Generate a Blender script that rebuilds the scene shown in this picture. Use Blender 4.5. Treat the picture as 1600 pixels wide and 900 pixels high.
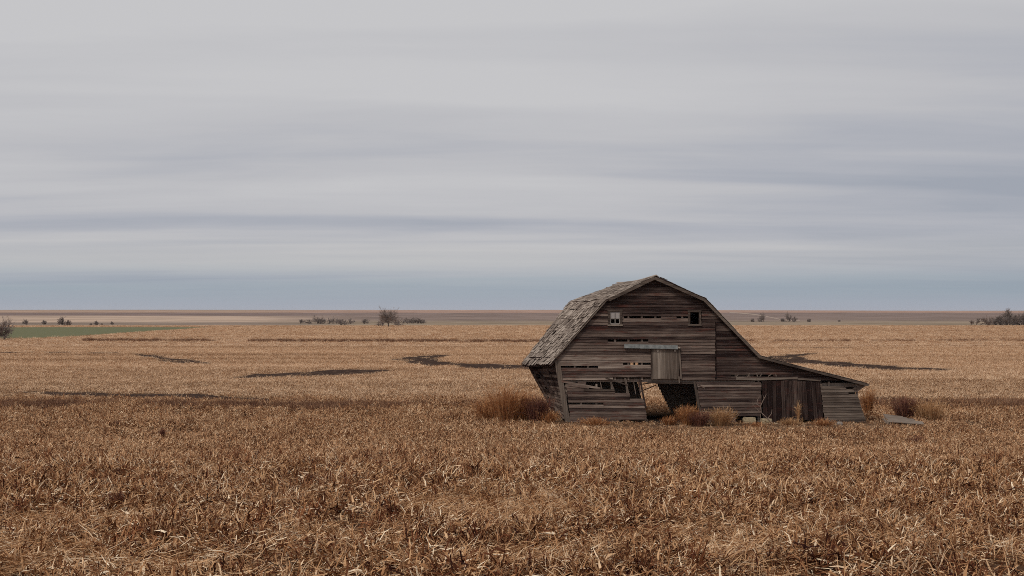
import bpy, math, random
import numpy as np
from math import radians, sin, cos, pi

random.seed(7)
rng = np.random.default_rng(11)
S = bpy.context.scene
C = S.collection
for o in list(bpy.data.objects):
    bpy.data.objects.remove(o)

# ------------------------------------------------------------------ camera
FPX = 2222.0            # focal length in photo pixels (about 50 mm on full frame)
HZ = 486.0              # eye level row
CH = 6.1                # eye height over the barn's ground
cd = bpy.data.cameras.new('camera')
cam = bpy.data.objects.new('camera', cd)
C.objects.link(cam)
cam.location = (0, 0, CH)
cam.rotation_euler = (radians(90), 0, 0)
cd.sensor_width = 36.0
cd.lens = 36.0 * FPX / 1600.0
cd.shift_y = (HZ - 450.0) / 1600.0
cd.clip_start = 0.5
cd.clip_end = 20000
S.camera = cam

# ------------------------------------------------------------------ exposure
S.view_settings.view_transform = 'Standard'
S.view_settings.look = 'None'
S.view_settings.gamma = 1.0
S.view_settings.exposure = 0.0
S.render.engine = 'CYCLES'
S.cycles.use_denoising = False
S.cycles.filter_width = 0.95
S.cycles.max_bounces = 6
S.cycles.diffuse_bounces = 3
S.cycles.volume_bounces = 1


# ------------------------------------------------------------------ node helper
class N:
    def __init__(self, tree):
        self.t = tree
        tree.nodes.clear()

    def new(self, typ, **kw):
        n = self.t.nodes.new(typ)
        for k, v in kw.items():
            setattr(n, k, v)
        return n

    def link(self, a, b):
        self.t.links.new(a, b)

    def put(self, sock, v):
        if isinstance(v, bpy.types.NodeSocket):
            self.link(v, sock)
        elif v is not None:
            if hasattr(sock, 'default_value'):
                try:
                    sock.default_value = v
                except Exception:
                    sock.default_value = (*v, 1.0)

    def math(self, op, a, b=None, c=None, clamp=False):
        n = self.new('ShaderNodeMath', operation=op)
        n.use_clamp = clamp
        for i, v in enumerate((a, b, c)):
            if v is not None:
                self.put(n.inputs[i], v)
        return n.outputs[0]

    def vmath(self, op, a, b=None):
        n = self.new('ShaderNodeVectorMath', operation=op)
        self.put(n.inputs[0], a)
        if b is not None:
            self.put(n.inputs[1], b)
        return n.outputs[0]

    def comb(self, x, y, z):
        n = self.new('ShaderNodeCombineXYZ')
        for i, v in enumerate((x, y, z)):
            self.put(n.inputs[i], v)
        return n.outputs[0]

    def sep(self, v):
        n = self.new('ShaderNodeSeparateXYZ')
        self.link(v, n.inputs[0])
        return n.outputs

    def noise(self, vec, scale=1.0, detail=3.0, rough=0.5, dist=0.0):
        n = self.new('ShaderNodeTexNoise')
        if vec is not None:
            self.link(vec, n.inputs['Vector'])
        n.inputs['Scale'].default_value = scale
        n.inputs['Detail'].default_value = detail
        n.inputs['Roughness'].default_value = rough
        n.inputs['Distortion'].default_value = dist
        return n.outputs[0]

    def rng(self, v, a, b, c=0.0, d=1.0, smooth=True):
        n = self.new('ShaderNodeMapRange')
        n.interpolation_type = 'SMOOTHSTEP' if smooth else 'LINEAR'
        self.put(n.inputs[0], v)
        for i, q in enumerate((a, b, c, d)):
            self.put(n.inputs[1 + i], q)
        return n.outputs[0]

    def ramp(self, v, stops, interp='LINEAR'):
        n = self.new('ShaderNodeValToRGB')
        n.color_ramp.interpolation = interp
        e = n.color_ramp.elements
        while len(e) < len(stops):
            e.new(0.5)
        for i, (p, c) in enumerate(stops):
            e[i].position = p
            e[i].color = (*c, 1.0)
        self.put(n.inputs[0], v)
        return n.outputs[0]

    def mix(self, f, a, b, blend='MIX'):
        n = self.new('ShaderNodeMix', data_type='RGBA', blend_type=blend)
        self.put(n.inputs[0], f)
        self.put(n.inputs[6], a if isinstance(a, bpy.types.NodeSocket) else (*a, 1.0))
        self.put(n.inputs[7], b if isinstance(b, bpy.types.NodeSocket) else (*b, 1.0))
        return n.outputs[2]

    def scale_col(self, col, f):
        n = self.new('ShaderNodeVectorMath', operation='SCALE')
        self.put(n.inputs[0], col if isinstance(col, bpy.types.NodeSocket) else col)
        self.put(n.inputs[3], f)
        return n.outputs[0]


# ------------------------------------------------------------------ sky
SUN_EL, SUN_AZ = radians(48), radians(-140)     # behind the camera, to its left
W = bpy.data.worlds.new('World')
S.world = W
W.use_nodes = True
n = N(W.node_tree)
out = n.new('ShaderNodeOutputWorld')
bg = n.new('ShaderNodeBackground')
bg.inputs[1].default_value = 0.1
sky = n.new('ShaderNodeTexSky', sky_type='NISHITA')
sky.sun_disc = False
sky.sun_elevation = SUN_EL
sky.sun_rotation = SUN_AZ
sky.air_density = 1.0
sky.dust_density = 1.0
tc = n.new('ShaderNodeTexCoord')
dx, dy, dz = n.sep(tc.outputs['Generated'])
zz = n.math('ADD', n.math('MAXIMUM', dz, 0.0), 0.055)
u = n.math('DIVIDE', dx, zz)
v = n.math('DIVIDE', dy, zz)
streak = n.noise(n.comb(n.math('MULTIPLY', u, 0.22), n.math('MULTIPLY', v, 0.75), 3.1), 1.0, 3, 0.42, 0.6)
fine = n.noise(n.comb(n.math('MULTIPLY', u, 0.5), n.math('MULTIPLY', v, 2.6), 7.7), 1.0, 4, 0.55, 0.2)
broad = n.noise(n.comb(n.math('MULTIPLY', u, 0.12), n.math('MULTIPLY', v, 0.16), 1.3), 1.0, 2, 0.5)
# cloud thickness: streaks + broad banks, thicker to the right of the barn
th = n.math('ADD', n.math('MULTIPLY', streak, 0.72), n.math('MULTIPLY', fine, 0.14))
lump = n.noise(n.comb(n.math('MULTIPLY', u, 0.9), n.math('MULTIPLY', v, 1.5), 5.5), 1.0, 5, 0.6, 0.5)
th = n.math('ADD', th, n.math('MULTIPLY', n.math('SUBTRACT', lump, 0.5), 0.22))
th = n.math('ADD', th, 0.06)
th = n.math('ADD', th, n.math('MULTIPLY', n.math('SUBTRACT', broad, 0.5), 0.5))
side = n.rng(dx, -0.02, 0.40, -0.05, 0.19)
th = n.math('ADD', th, side)
low = n.rng(dz, 0.02, 0.17, 0.075, -0.02)
th = n.math('ADD', th, low)
cloud = n.ramp(th, [(0.32, (5.6, 5.6, 5.75)), (0.50, (5.0, 5.03, 5.28)), (0.64, (4.25, 4.40, 4.85)),
                    (0.80, (3.5, 3.78, 4.35))])
# thin bright hem where the deck ends
hem = n.math('MULTIPLY', n.rng(dz, 0.022, 0.034), n.rng(dz, 0.034, 0.060, 1.0, 0.0))
hem = n.math('MULTIPLY', hem, n.rng(broad, 0.35, 0.65, 0.1, 0.5))
cloud = n.mix(hem, cloud, (5.55, 5.5, 5.35))
# clear strip below the cloud deck
edge = n.math('ADD', n.math('MULTIPLY', n.math('SUBTRACT', streak, 0.5), 0.022), dz)
gap = n.rng(edge, 0.004, 0.040, 1.0, 0.0)
clear = n.mix(n.rng(dz, 0.0, 0.02, 0.0, 1.0), (3.9, 4.2, 4.9), (2.9, 3.7, 4.4))
clear = n.mix(0.12, clear, n.scale_col(sky.outputs[0], 0.35))
col = n.mix(n.math('MULTIPLY', gap, 0.9), cloud, clear)
n.link(col, bg.inputs[0])
n.link(bg.outputs[0], out.inputs[0])

# ------------------------------------------------------------------ sun
sd = bpy.data.lights.new('sun', 'SUN')
sd.energy = 1.5
sd.angle = radians(10)
sd.color = (1.0, 0.95, 0.88)
sun = bpy.data.objects.new('sun', sd)
C.objects.link(sun)
sun.location = (-40, -40, 60)
sun.rotation_euler = (radians(90) - SUN_EL, 0, radians(-40))


# ------------------------------------------------------------------ terrain
def sstep(a, b, x):
    t = np.clip((np.asarray(x, float) - a) / (b - a), 0, 1)
    return t * t * (3 - 2 * t)


def tz(X, Y):
    X = np.asarray(X, float)
    Y = np.asarray(Y, float)
    near = 2.1 * (1 - sstep(16, 74, Y))
    near = near + 0.06 * np.sin(X * 0.31 + 1.0) * np.sin(Y * 0.23) * (1 - sstep(55, 72, Y))
    far = sstep(650, 4200, Y) * (8.6 + 1.1 * np.sin(X / 700.0 + 2.4) + 0.5 * np.sin(X / 260.0))
    drop = -14 * sstep(4300, 6500, Y)
    return near + far + drop


def hit(px, py, zoff=0.0):
    """ground point seen at a photo pixel"""
    a, b = (px - 800) / FPX, (HZ - py) / FPX
    D = 14.0
    step = 0.5
    while D < 7000:
        if CH + b * D <= tz(a * D, D) + zoff:
            break
        D += step
        step = max(0.5, D * 0.01)
    lo, hi = D - step, D
    for _ in range(30):
        m = (lo + hi) / 2
        if CH + b * m <= tz(a * m, m) + zoff:
            hi = m
        else:
            lo = m
    D = hi
    return a * D, D, float(tz(a * D, D))


# ------------------------------------------------------------------ object helpers
def obj(name, verts, faces, m=None, parent=None, smooth=False):
    me = bpy.data.meshes.new(name)
    me.from_pydata([tuple(map(float, q)) for q in verts], [], faces)
    me.update()
    if m is not None:
        me.materials.append(m)
    if smooth:
        me.polygons.foreach_set('use_smooth', [True] * len(me.polygons))
    o = bpy.data.objects.new(name, me)
    C.objects.link(o)
    if parent is not None:
        o.parent = parent
    return o


def empty(name, loc, label, cat, group=None):
    o = bpy.data.objects.new(name, None)
    C.objects.link(o)
    o.location = loc
    o.empty_display_size = 0.3
    tag(o, label, cat, group)
    return o


def tag(o, label=None, cat=None, group=None, kind=None):
    if label:
        o['label'] = label
    if cat:
        o['category'] = cat
    if group:
        o['group'] = group
    if kind:
        o['kind'] = kind
    return o


BOXF = [(0, 1, 2, 3), (7, 6, 5, 4), (0, 4, 5, 1), (1, 5, 6, 2), (2, 6, 7, 3), (3, 7, 4, 0)]


class MB:
    """collects solids, then builds ONE mesh object"""
    def __init__(self):
        self.v, self.f = [], []

    def hexa(self, p8):
        b = len(self.v)
        self.v += [tuple(q) for q in p8]
        self.f += [tuple(b + i for i in f) for f in BOXF]
        return self

    def box(self, x0, x1, y0, y1, z0, z1):
        return self.hexa([(x0, y0, z0), (x1, y0, z0), (x1, y0, z1), (x0, y0, z1),
                          (x0, y1, z0), (x1, y1, z0), (x1, y1, z1), (x0, y1, z1)])

    def tube(self, pts, rad, sides=5):
        b0 = len(self.v)
        k = len(pts)
        P = np.array(pts, float)
        for i in range(k):
            d = P[min(i + 1, k - 1)] - P[max(i - 1, 0)]
            d /= (np.linalg.norm(d) + 1e-9)
            a = np.array((1, 0, 0)) if abs(d[0]) < 0.8 else np.array((0, 1, 0))
            s = np.cross(d, a)
            s /= np.linalg.norm(s)
            t = np.cross(d, s)
            r = rad[i] if hasattr(rad, '__len__') else rad
            for j in range(sides):
                w = 2 * pi * j / sides
                self.v.append(tuple(P[i] + r * (cos(w) * s + sin(w) * t)))
        for i in range(k - 1):
            for j in range(sides):
                a, c = b0 + i * sides + j, b0 + i * sides + (j + 1) % sides
                self.f.append((a, c, c + sides, a + sides))
        self.f.append(tuple(b0 + j for j in range(sides))[::-1])
        self.f.append(tuple(b0 + (k - 1) * sides + j for j in range(sides)))
        return self

    def beam(self, p, q, w, h):
        """squared timber from p to q"""
        p, q = np.array(p, float), np.array(q, float)
        d = q - p
        d /= np.linalg.norm(d)
        a = np.array((0, 1, 0)) if abs(d[1]) < 0.8 else np.array((1, 0, 0))
        s = np.cross(d, a)
        s /= np.linalg.norm(s)
        t = np.cross(s, d)
        s, t = s * w / 2, t * h / 2
        return self.hexa([p - s - t, p + s - t, p + s + t, p - s + t,
                          q - s - t, q + s - t, q + s + t, q - s + t])

    def build(self, name, m, parent=None, org=(0, 0, 0), smooth=False):
        v = np.array(self.v, float) - np.array(org, float)
        return obj(name, v, self.f, m, parent, smooth)


def mat(name):
    m = bpy.data.materials.new(name)
    m.use_nodes = True
    k = N(m.node_tree)
    o = k.new('ShaderNodeOutputMaterial')
    p = k.new('ShaderNodeBsdfPrincipled')
    k.link(p.outputs[0], o.inputs[0])
    p.inputs['Roughness'].default_value = 0.9
    p.inputs['Specular IOR Level'].default_value = 0.0
    return m, k, p


def bump(k, p, h, strength=0.5, dist=0.02):
    b = k.new('ShaderNodeBump')
    b.inputs['Strength'].default_value = strength
    b.inputs['Distance'].default_value = dist
    k.link(h, b.inputs['Height'])
    k.link(b.outputs[0], p.inputs['Normal'])


# ------------------------------------------------------------------ materials
def wood_mat(name, stops, axis, red=0.0, spread=0.5):
    """weathered timber, grain along one axis; obj.color.r lifts the tone board by board"""
    m, k, p = mat(name)
    t = k.new('ShaderNodeTexCoord')
    oi = k.new('ShaderNodeObjectInfo')
    off = k.math('MULTIPLY', oi.outputs['Random'], 37.0)
    x, y, z = k.sep(t.outputs['Object'])
    f = {'x': (0.9, 9, 16), 'z': (16, 9, 0.7), 'y': (16, 0.7, 9)}[axis]
    vec = k.comb(k.math('ADD', k.math('MULTIPLY', x, f[0]), off),
                 k.math('MULTIPLY', y, f[1]), k.math('ADD', k.math('MULTIPLY', z, f[2]), off))
    g = k.noise(vec, 1.0, 6, 0.62, 0.4)
    blot = k.noise(k.vmath('ADD', t.outputs['Object'], (3.3, 1.7, 9.1)), 0.55, 4, 0.6)
    tone = k.new('ShaderNodeSeparateColor')
    k.link(oi.outputs['Color'], tone.inputs[0])
    val = k.math('ADD', k.math('MULTIPLY', k.math('SUBTRACT', g, 0.5), 1.15), 0.34)
    val = k.math('ADD', val, k.math('MULTIPLY', k.math('SUBTRACT', blot, 0.5), 0.55))
    val = k.math('ADD', val, k.math('MULTIPLY', k.math('SUBTRACT', oi.outputs['Random'], 0.5), spread))
    val = k.math('ADD', val, k.math('SUBTRACT', tone.outputs[0], 0.5))
    c = k.ramp(val, stops)
    if red:
        rm = k.noise(k.comb(k.math('ADD', k.math('MULTIPLY', x, 0.5), off), y,
                            k.math('ADD', k.math('MULTIPLY', z, 3.0), off)), 1.0, 5, 0.7)
        rf = k.math('MULTIPLY', k.rng(rm, 0.52, 0.68), red)
        c = k.mix(rf, c, (0.105, 0.036, 0.026))
    k.link(c, p.inputs['Base Color'])
    bump(k, p, g, 0.6, 0.01)
    return m


DARKW = [(0.0, (0.022, 0.014, 0.013)), (0.3, (0.076, 0.052, 0.044)), (0.62, (0.185, 0.136, 0.110)), (1.0, (0.38, 0.305, 0.25))]
GREYW = [(0.0, (0.05, 0.036, 0.030)), (0.35, (0.15, 0.115, 0.092)), (0.7, (0.26, 0.208, 0.168)), (1.0, (0.42, 0.355, 0.295))]
M_SIDE = wood_mat('weathered_siding', DARKW, 'x', 0.75, 0.45)
M_SIDEG = wood_mat('grey_siding', GREYW, 'x', 0.1, 0.2)
M_SIDEY = wood_mat('side_wall_boards', DARKW, 'y', 0.2)
M_PLANK = wood_mat('weathered_planks', DARKW, 'z', 0.35)
M_PLANKG = wood_mat('grey_planks', GREYW, 'z', 0.05, 0.6)
M_FRAME = wood_mat('timber_frame', DARKW, 'z', 0.0, 0.1)
M_TRIM = wood_mat('pale_trim', GREYW, 'x', 0.0, 0.2)
M_RAKE = wood_mat('rake_boards', GREYW, 'x', 0.1, 0.2)
M_SHING = None


def shingle_mat():
    m, k, p = mat('cedar_shingles')
    at = k.new('ShaderNodeAttribute', attribute_name='tone')
    t = k.new('ShaderNodeTexCoord')
    g = k.noise(k.vmath('MULTIPLY', t.outputs['Object'], (9, 22, 9)), 1.0, 4, 0.6)
    big = k.noise(t.outputs['Object'], 0.6, 3, 0.55)
    val = k.math('ADD', k.math('MULTIPLY', at.outputs['Fac'], 0.6), k.math('MULTIPLY', k.math('SUBTRACT', g, 0.5), 0.6))
    val = k.math('ADD', val, k.math('MULTIPLY', k.math('SUBTRACT', big, 0.35), 0.5))
    c = k.ramp(val, [(0.0, (0.07, 0.052, 0.044)), (0.33, (0.23, 0.182, 0.15)), (0.7, (0.44, 0.365, 0.305)), (1.0, (0.62, 0.54, 0.46))])
    k.link(c, p.inputs['Base Color'])
    bump(k, p, g, 0.5, 0.01)
    return m


M_SHING = shingle_mat()


def flat_mat(name, c1, c2, scale=6.0, rough=0.85, spec=0.15):
    m, k, p = mat(name)
    t = k.new('ShaderNodeTexCoord')
    g = k.noise(t.outputs['Object'], scale, 5, 0.6)
    k.link(k.ramp(g, [(0.3, c1), (0.7, c2)]), p.inputs['Base Color'])
    p.inputs['Roughness'].default_value = rough
    p.inputs['Specular IOR Level'].default_value = spec
    bump(k, p, g, 0.4, 0.01)
    return m


M_METAL = flat_mat('galvanised_hood', (0.12, 0.128, 0.125), (0.26, 0.262, 0.25), 5.0, 0.6, 0.3)
M_ROLLER = flat_mat('roller_disc', (0.3, 0.24, 0.19), (0.42, 0.35, 0.29), 9)
M_STONE = flat_mat('limestone', (0.30, 0.23, 0.14), (0.46, 0.37, 0.24), 5)
M_WHITE = flat_mat('old_white_paint', (0.20, 0.175, 0.155), (0.34, 0.30, 0.265), 9)
M_PANEL = flat_mat('grey_board', (0.16, 0.135, 0.12), (0.34, 0.295, 0.265), 3)
M_BARK = flat_mat('bare_bark', (0.06, 0.048, 0.044), (0.11, 0.088, 0.08), 2)
M_TWIG = flat_mat('bare_twigs', (0.17, 0.132, 0.118), (0.29, 0.235, 0.205), 1)
M_PALETWIG = flat_mat('bleached_twigs', (0.16, 0.11, 0.085), (0.28, 0.21, 0.17), 4)
m, k, p = mat('window_glass')
p.inputs['Base Color'].default_value = (0.36, 0.32, 0.29, 1)
p.inputs['Roughness'].default_value = 0.12
p.inputs['Specular IOR Level'].default_value = 0.9
M_GLASS = m


def straw_mat(name, stops, patch=0.35, patch_scale=0.25, rand=0.35, stretch=False):
    """dry leaves: own tone for each blade, tuft and patch of the field"""
    m, k, p = mat(name)
    at = k.new('ShaderNodeAttribute', attribute_name='tone')
    oi = k.new('ShaderNodeObjectInfo')
    ge = k.new('ShaderNodeNewGeometry')
    big = k.noise(k.vmath('MULTIPLY', ge.outputs['Position'], (0.12, 1.0, 0) if stretch else (1, 1, 0)), patch_scale, 4, 0.6)
    val = k.math('ADD', at.outputs['Fac'], k.math('MULTIPLY', k.math('SUBTRACT', oi.outputs['Random'], 0.5), rand))
    val = k.math('ADD', val, k.math('MULTIPLY', k.math('SUBTRACT', big, 0.5), patch * 2))
    k.link(k.ramp(val, stops), p.inputs['Base Color'])
    p.inputs['Roughness'].default_value = 0.75
    return m


M_STRAW = straw_mat('dry_stubble', [(0.0, (0.034, 0.012, 0.010)), (0.24, (0.15, 0.054, 0.026)), (0.48, (0.42, 0.218, 0.104)),
                                    (0.75, (0.66, 0.41, 0.225)), (1.0, (0.95, 0.76, 0.54))], 0.28, 0.6, 0.45)
M_REDST = straw_mat('red_stalks', [(0.0, (0.035, 0.012, 0.010)), (0.3, (0.16, 0.052, 0.026)), (0.6, (0.36, 0.15, 0.068)),
                                   (0.85, (0.58, 0.31, 0.155)), (1.0, (0.80, 0.56, 0.36))], 0.2, 0.6, 0.5)
M_STRAWM = straw_mat('dry_stubble_mid', [(0.0, (0.075, 0.028, 0.016)), (0.25, (0.29, 0.135, 0.066)), (0.5, (0.52, 0.295, 0.155)),
                                    (0.8, (0.70, 0.46, 0.27)), (1.0, (0.90, 0.68, 0.46))], 0.30, 0.22, 0.45)
M_STRAWF = straw_mat('dry_stubble_far', [(0.0, (0.16, 0.075, 0.038)), (0.25, (0.49, 0.295, 0.165)), (0.55, (0.68, 0.45, 0.28)),
                                         (1.0, (0.88, 0.65, 0.45))], 0.55, 0.10, 0.36, True)
M_WEEDB = straw_mat('rust_weed', [(0.0, (0.12, 0.042, 0.024)), (0.4, (0.34, 0.14, 0.058)), (0.75, (0.56, 0.27, 0.115)), (1.0, (0.70, 0.43, 0.23))], 0.1, 0.5, 0.1)
M_WEEDD = straw_mat('dark_weed', [(0.0, (0.06, 0.022, 0.022)), (0.5, (0.16, 0.064, 0.048)), (1.0, (0.32, 0.155, 0.095))], 0.1, 0.5, 0.1)
M_WEEDT = straw_mat('tan_grass', [(0.0, (0.22, 0.105, 0.048)), (0.5, (0.50, 0.28, 0.135)), (1.0, (0.70, 0.46, 0.26))], 0.1, 0.5, 0.1)
M_STRIP = straw_mat('weed_strip', [(0.0, (0.08, 0.035, 0.024)), (0.4, (0.20, 0.098, 0.06)), (0.8, (0.40, 0.235, 0.14)), (1.0, (0.56, 0.36, 0.22))], 0.35, 0.08, 0.4)


def ground_mat():
    m, k, p = mat('farmland')
    ge = k.new('ShaderNodeNewGeometry')
    P = ge.outputs['Position']
    x, y, z = k.sep(P)
    flat = k.comb(x, y, 0.0)
    # stubble litter, near
    a = k.noise(flat, 3.2, 6, 0.7, 0.5)
    b = k.noise(flat, 0.22, 4, 0.6)
    s = k.math('ADD', k.math('MULTIPLY', a, 0.7), k.math('MULTIPLY', b, 0.4))
    litter = k.ramp(s, [(0.30, (0.04, 0.022, 0.015)), (0.5, (0.10, 0.056, 0.034)), (0.70, (0.24, 0.15, 0.09)), (0.88, (0.40, 0.28, 0.18))])
    # stubble far: long bands of tone along the rows
    rows = k.noise(k.comb(k.math('MULTIPLY', x, 0.006), k.math('MULTIPLY', y, 0.06), 0.0), 1.0, 5, 0.62)
    gr = k.noise(k.comb(k.math('MULTIPLY', x, 0.5), k.math('MULTIPLY', y, 0.16), 0.0), 1.0, 5, 0.7)
    s2 = k.math('ADD', k.math('MULTIPLY', rows, 0.55), k.math('MULTIPLY', gr, 0.45))
    fars = k.ramp(s2, [(0.33, (0.34, 0.205, 0.125)), (0.5, (0.46, 0.30, 0.195)), (0.66, (0.56, 0.385, 0.26))])
    base = k.mix(k.rng(y, 95, 170), litter, fars)
    # distant fields, by distance; wavering boundaries
    wv = k.noise(k.comb(k.math('MULTIPLY', x, 0.0022), k.math('MULTIPLY', y, 0.0008), 0.0), 1.0, 3, 0.55)
    yw = k.math('ADD', y, k.math('MULTIPLY', k.math('MULTIPLY', k.math('SUBTRACT', wv, 0.5), 0.35), k.math('SUBTRACT', y, 560)))
    tex = k.noise(k.comb(k.math('MULTIPLY', x, 0.012), k.math('MULTIPLY', y, 0.006), 0.0), 1.0, 6, 0.7)
    yn = k.math('DIVIDE', yw, 5000.0)
    L = k.ramp(yn, [(0.0, (0.25, 0.19, 0.15)), (0.146, (0.26, 0.20, 0.16)), (0.158, (0.50, 0.37, 0.28)), (0.28, (0.47, 0.345, 0.262)),
                    (0.305, (0.215, 0.155, 0.138)), (0.42, (0.225, 0.160, 0.14)), (0.45, (0.42, 0.285, 0.205)), (0.66, (0.38, 0.265, 0.195)), (0.75, (0.24, 0.205, 0.15))])
    R = k.ramp(yn, [(0.0, (0.30, 0.225, 0.16)), (0.15, (0.30, 0.23, 0.165)), (0.19, (0.255, 0.19, 0.16)), (0.40, (0.235, 0.172, 0.15)),
                    (0.44, (0.37, 0.24, 0.185)), (0.62, (0.43, 0.28, 0.21)), (0.75, (0.31, 0.225, 0.17))])
    lr = k.math('ADD', k.math('DIVIDE', x, k.math('MAXIMUM', y, 1.0)), k.math('MULTIPLY', k.math('SUBTRACT', wv, 0.5), 0.12))
    hills = k.mix(k.rng(lr, -0.20, -0.10), L, R)
    hills = k.scale_col(hills, k.rng(tex, 0.3, 0.7, 0.74, 1.24))
    edge = k.math('ADD', y, k.math('MULTIPLY', k.math('SUBTRACT', gr, 0.5), 12.0))
    c = k.mix(k.rng(edge, 600, 612), base, hills)
    k.link(c, p.inputs['Base Color'])
    bump(k, p, a, 0.6, 0.05)
    return m


M_GROUND = ground_mat()


def soil_mat(name, c1, c2, c3):
    m, k, p = mat(name)
    ge = k.new('ShaderNodeNewGeometry')
    x, y, z = k.sep(ge.outputs['Position'])
    a = k.noise(k.comb(k.math('MULTIPLY', x, 1.1), k.math('MULTIPLY', y, 0.7), 0.0), 1.0, 6, 0.7)
    k.link(k.ramp(a, [(0.3, c1), (0.55, c2), (0.75, c3)]), p.inputs['Base Color'])
    bump(k, p, a, 0.8, 0.08)
    return m


M_SOIL = soil_mat('dark_wet_soil', (0.034, 0.022, 0.018), (0.07, 0.045, 0.035), (0.24, 0.155, 0.10))
M_GREEN = soil_mat('winter_wheat', (0.135, 0.138, 0.080), (0.175, 0.172, 0.10), (0.29, 0.235, 0.145))
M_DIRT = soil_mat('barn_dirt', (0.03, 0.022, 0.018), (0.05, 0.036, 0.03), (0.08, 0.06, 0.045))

# ------------------------------------------------------------------ ground sheet
ys = np.concatenate([[-300, -60, -10, 5], np.arange(10, 90, 2.0), np.geomspace(90, 6500, 90)])
xs = np.concatenate([-np.geomspace(6000, 60, 40), np.arange(-56, 57, 4.0), np.geomspace(60, 6000, 40)])
GX, GY = np.meshgrid(xs, ys)
GZ = tz(GX, GY)
nx = len(xs)
fc = [(r * nx + c, r * nx + c + 1, (r + 1) * nx + c + 1, (r + 1) * nx + c) for r in range(len(ys) - 1) for c in range(nx - 1)]
g = obj('ground', np.stack([GX.ravel(), GY.ravel(), GZ.ravel()], 1), fc, M_GROUND, smooth=True)
g['kind'] = 'structure'


# ------------------------------------------------------------------ sheets lying on the ground
def inside(poly, X, Y):
    poly = np.asarray(poly)
    r = np.zeros(len(X), bool)
    j = len(poly) - 1
    for i in range(len(poly)):
        xi, yi = poly[i]
        xj, yj = poly[j]
        cnd = ((yi > Y) != (yj > Y)) & (X < (xj - xi) * (Y - yi) / (yj - yi + 1e-12) + xi)
        r ^= cnd
        j = i
    return r


def rough_poly(poly, amp, step):
    q = []
    for i in range(len(poly)):
        a, b = np.array(poly[i]), np.array(poly[(i + 1) % len(poly)])
        L = np.linalg.norm(b - a)
        m_ = max(1, int(L / step))
        for j in range(m_):
            w = a + (b - a) * j / m_
            q.append(tuple(w + rng.normal(0, amp, 2) * (0.5, 1.0)))
    return q


def sheet(name, poly, m, lift):
    vs = [(x, y, float(tz(x, y)) + lift) for x, y in poly]
    import mathutils
    tri = mathutils.geometry.tessellate_polygon([[mathutils.Vector(q) for q in vs]])
    o = obj(name, vs, [tuple(t) for t in tri], m)
    if o.data.polygons[0].normal.z < 0:
        o.data.flip_normals()
    o['kind'] = 'structure'
    return o


SOIL_PX = [
    [(200, 550.5), (240, 554), (290, 560), (345, 569), (300, 568.5), (262, 566), (225, 558)],
    [(355, 590.5), (400, 583.5), (470, 580), (545, 575.5), (615, 577.5), (600, 583), (520, 586), (440, 588), (400, 590.5)],
    [(612, 562), (640, 556), (705, 553.5), (690, 560), (692, 564.5), (740, 567), (830, 570.5), (840, 577), (760, 575), (660, 569.5)],
    [(1180, 558), (1225, 553), (1285, 550.5), (1262, 556), (1264, 560.5), (1350, 568), (1480, 576), (1500, 579), (1400, 578), (1290, 571), (1190, 564)],
    [(0, 610.5), (110, 610.5), (230, 613), (300, 615), (430, 621.5), (430, 628), (300, 624.5), (200, 619.5), (90, 616), (0, 615)],
    [(-60, 549), (60, 549), (195, 550.5), (195, 551.8), (60, 551), (-60, 551)],
    [(1210, 543.2), (1330, 541.8), (1330, 543.4), (1210, 544.8)],
    [(1360, 620), (1480, 622), (1700, 624), (1700, 627), (1480, 626), (1360, 624)],
]
SOIL = []
for poly in SOIL_PX:
    q = [hit(a, b, 0.10)[:2] for a, b in poly]
    dist = np.mean([w[1] for w in q])
    q = rough_poly(q, 0.4 + dist * 0.0045, 2.0)
    SOIL.append(q)
    sheet('bare_soil', q, M_SOIL, 0.02)
GREEN_PX = [(-300, 530), (10, 529), (45, 529), (110, 526.5), (200, 520), (300, 513.5), (330, 511.5), (200, 511.3), (20, 511.5), (-300, 512)]
GREEN = rough_poly([hit(a, b)[:2] for a, b in GREEN_PX], 1.0, 12)
sheet('green_field', GREEN, M_GREEN, 0.03)

rd = [(1140, 488.2), (1158, 489.2), (1180, 491.4), (1200, 495.0), (1222, 499.6), (1250, 501.5)]
V_ = []
for i in range(41):
    px_ = np.interp(i / 40, np.linspace(0, 1, len(rd)), [q[0] for q in rd])
    py_ = np.interp(i / 40, np.linspace(0, 1, len(rd)), [q[1] for q in rd])
    for dpy in (-0.55, 0.75):
        a_, b_, c_ = hit(px_, py_ + dpy)
        V_.append((a_, b_, c_ + 0.06))
ro = obj('dirt_road', V_, [(2 * i, 2 * i + 1, 2 * i + 3, 2 * i + 2) for i in range(40)], soil_mat('pale_road', (0.33, 0.25, 0.2), (0.4, 0.31, 0.25), (0.45, 0.36, 0.29)))
ro['kind'] = 'structure'

# ------------------------------------------------------------------ the barn
KF = 78.0 / FPX
YF = 78.0           # plane of the gable wall
DEP = 7.0           # depth of the barn
ORG = np.array([(1110 - 800) * KF, YF, 0.0])


def fx(px):
    return (px - 800) * KF


def fz(py):
    return CH - (py - HZ) * KF


def warp(X, Z, t, sag=0.0):
    """front-plane point carried to depth t: the barn leans to the left, more at the back"""
    ddx = np.interp(Z, [0, 3, 6.7, 8], [-0.56, -1.46, -1.64, -1.48])
    ddz = np.interp(Z, [0, 3, 6.7, 8], [0.0, -0.30, -0.10, -0.25])
    w = sag * sin(pi * min(max(t, 0), 1)) * min(1.0, max(0, Z - 1.5) / 2)
    return np.array([X + t * ddx, YF + t * DEP, Z + t * ddz - w])


barn = empty('barn', tuple(ORG), 'collapsing grey brown wooden gambrel barn leaning left, with a lean-to shed', 'barn')


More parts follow.
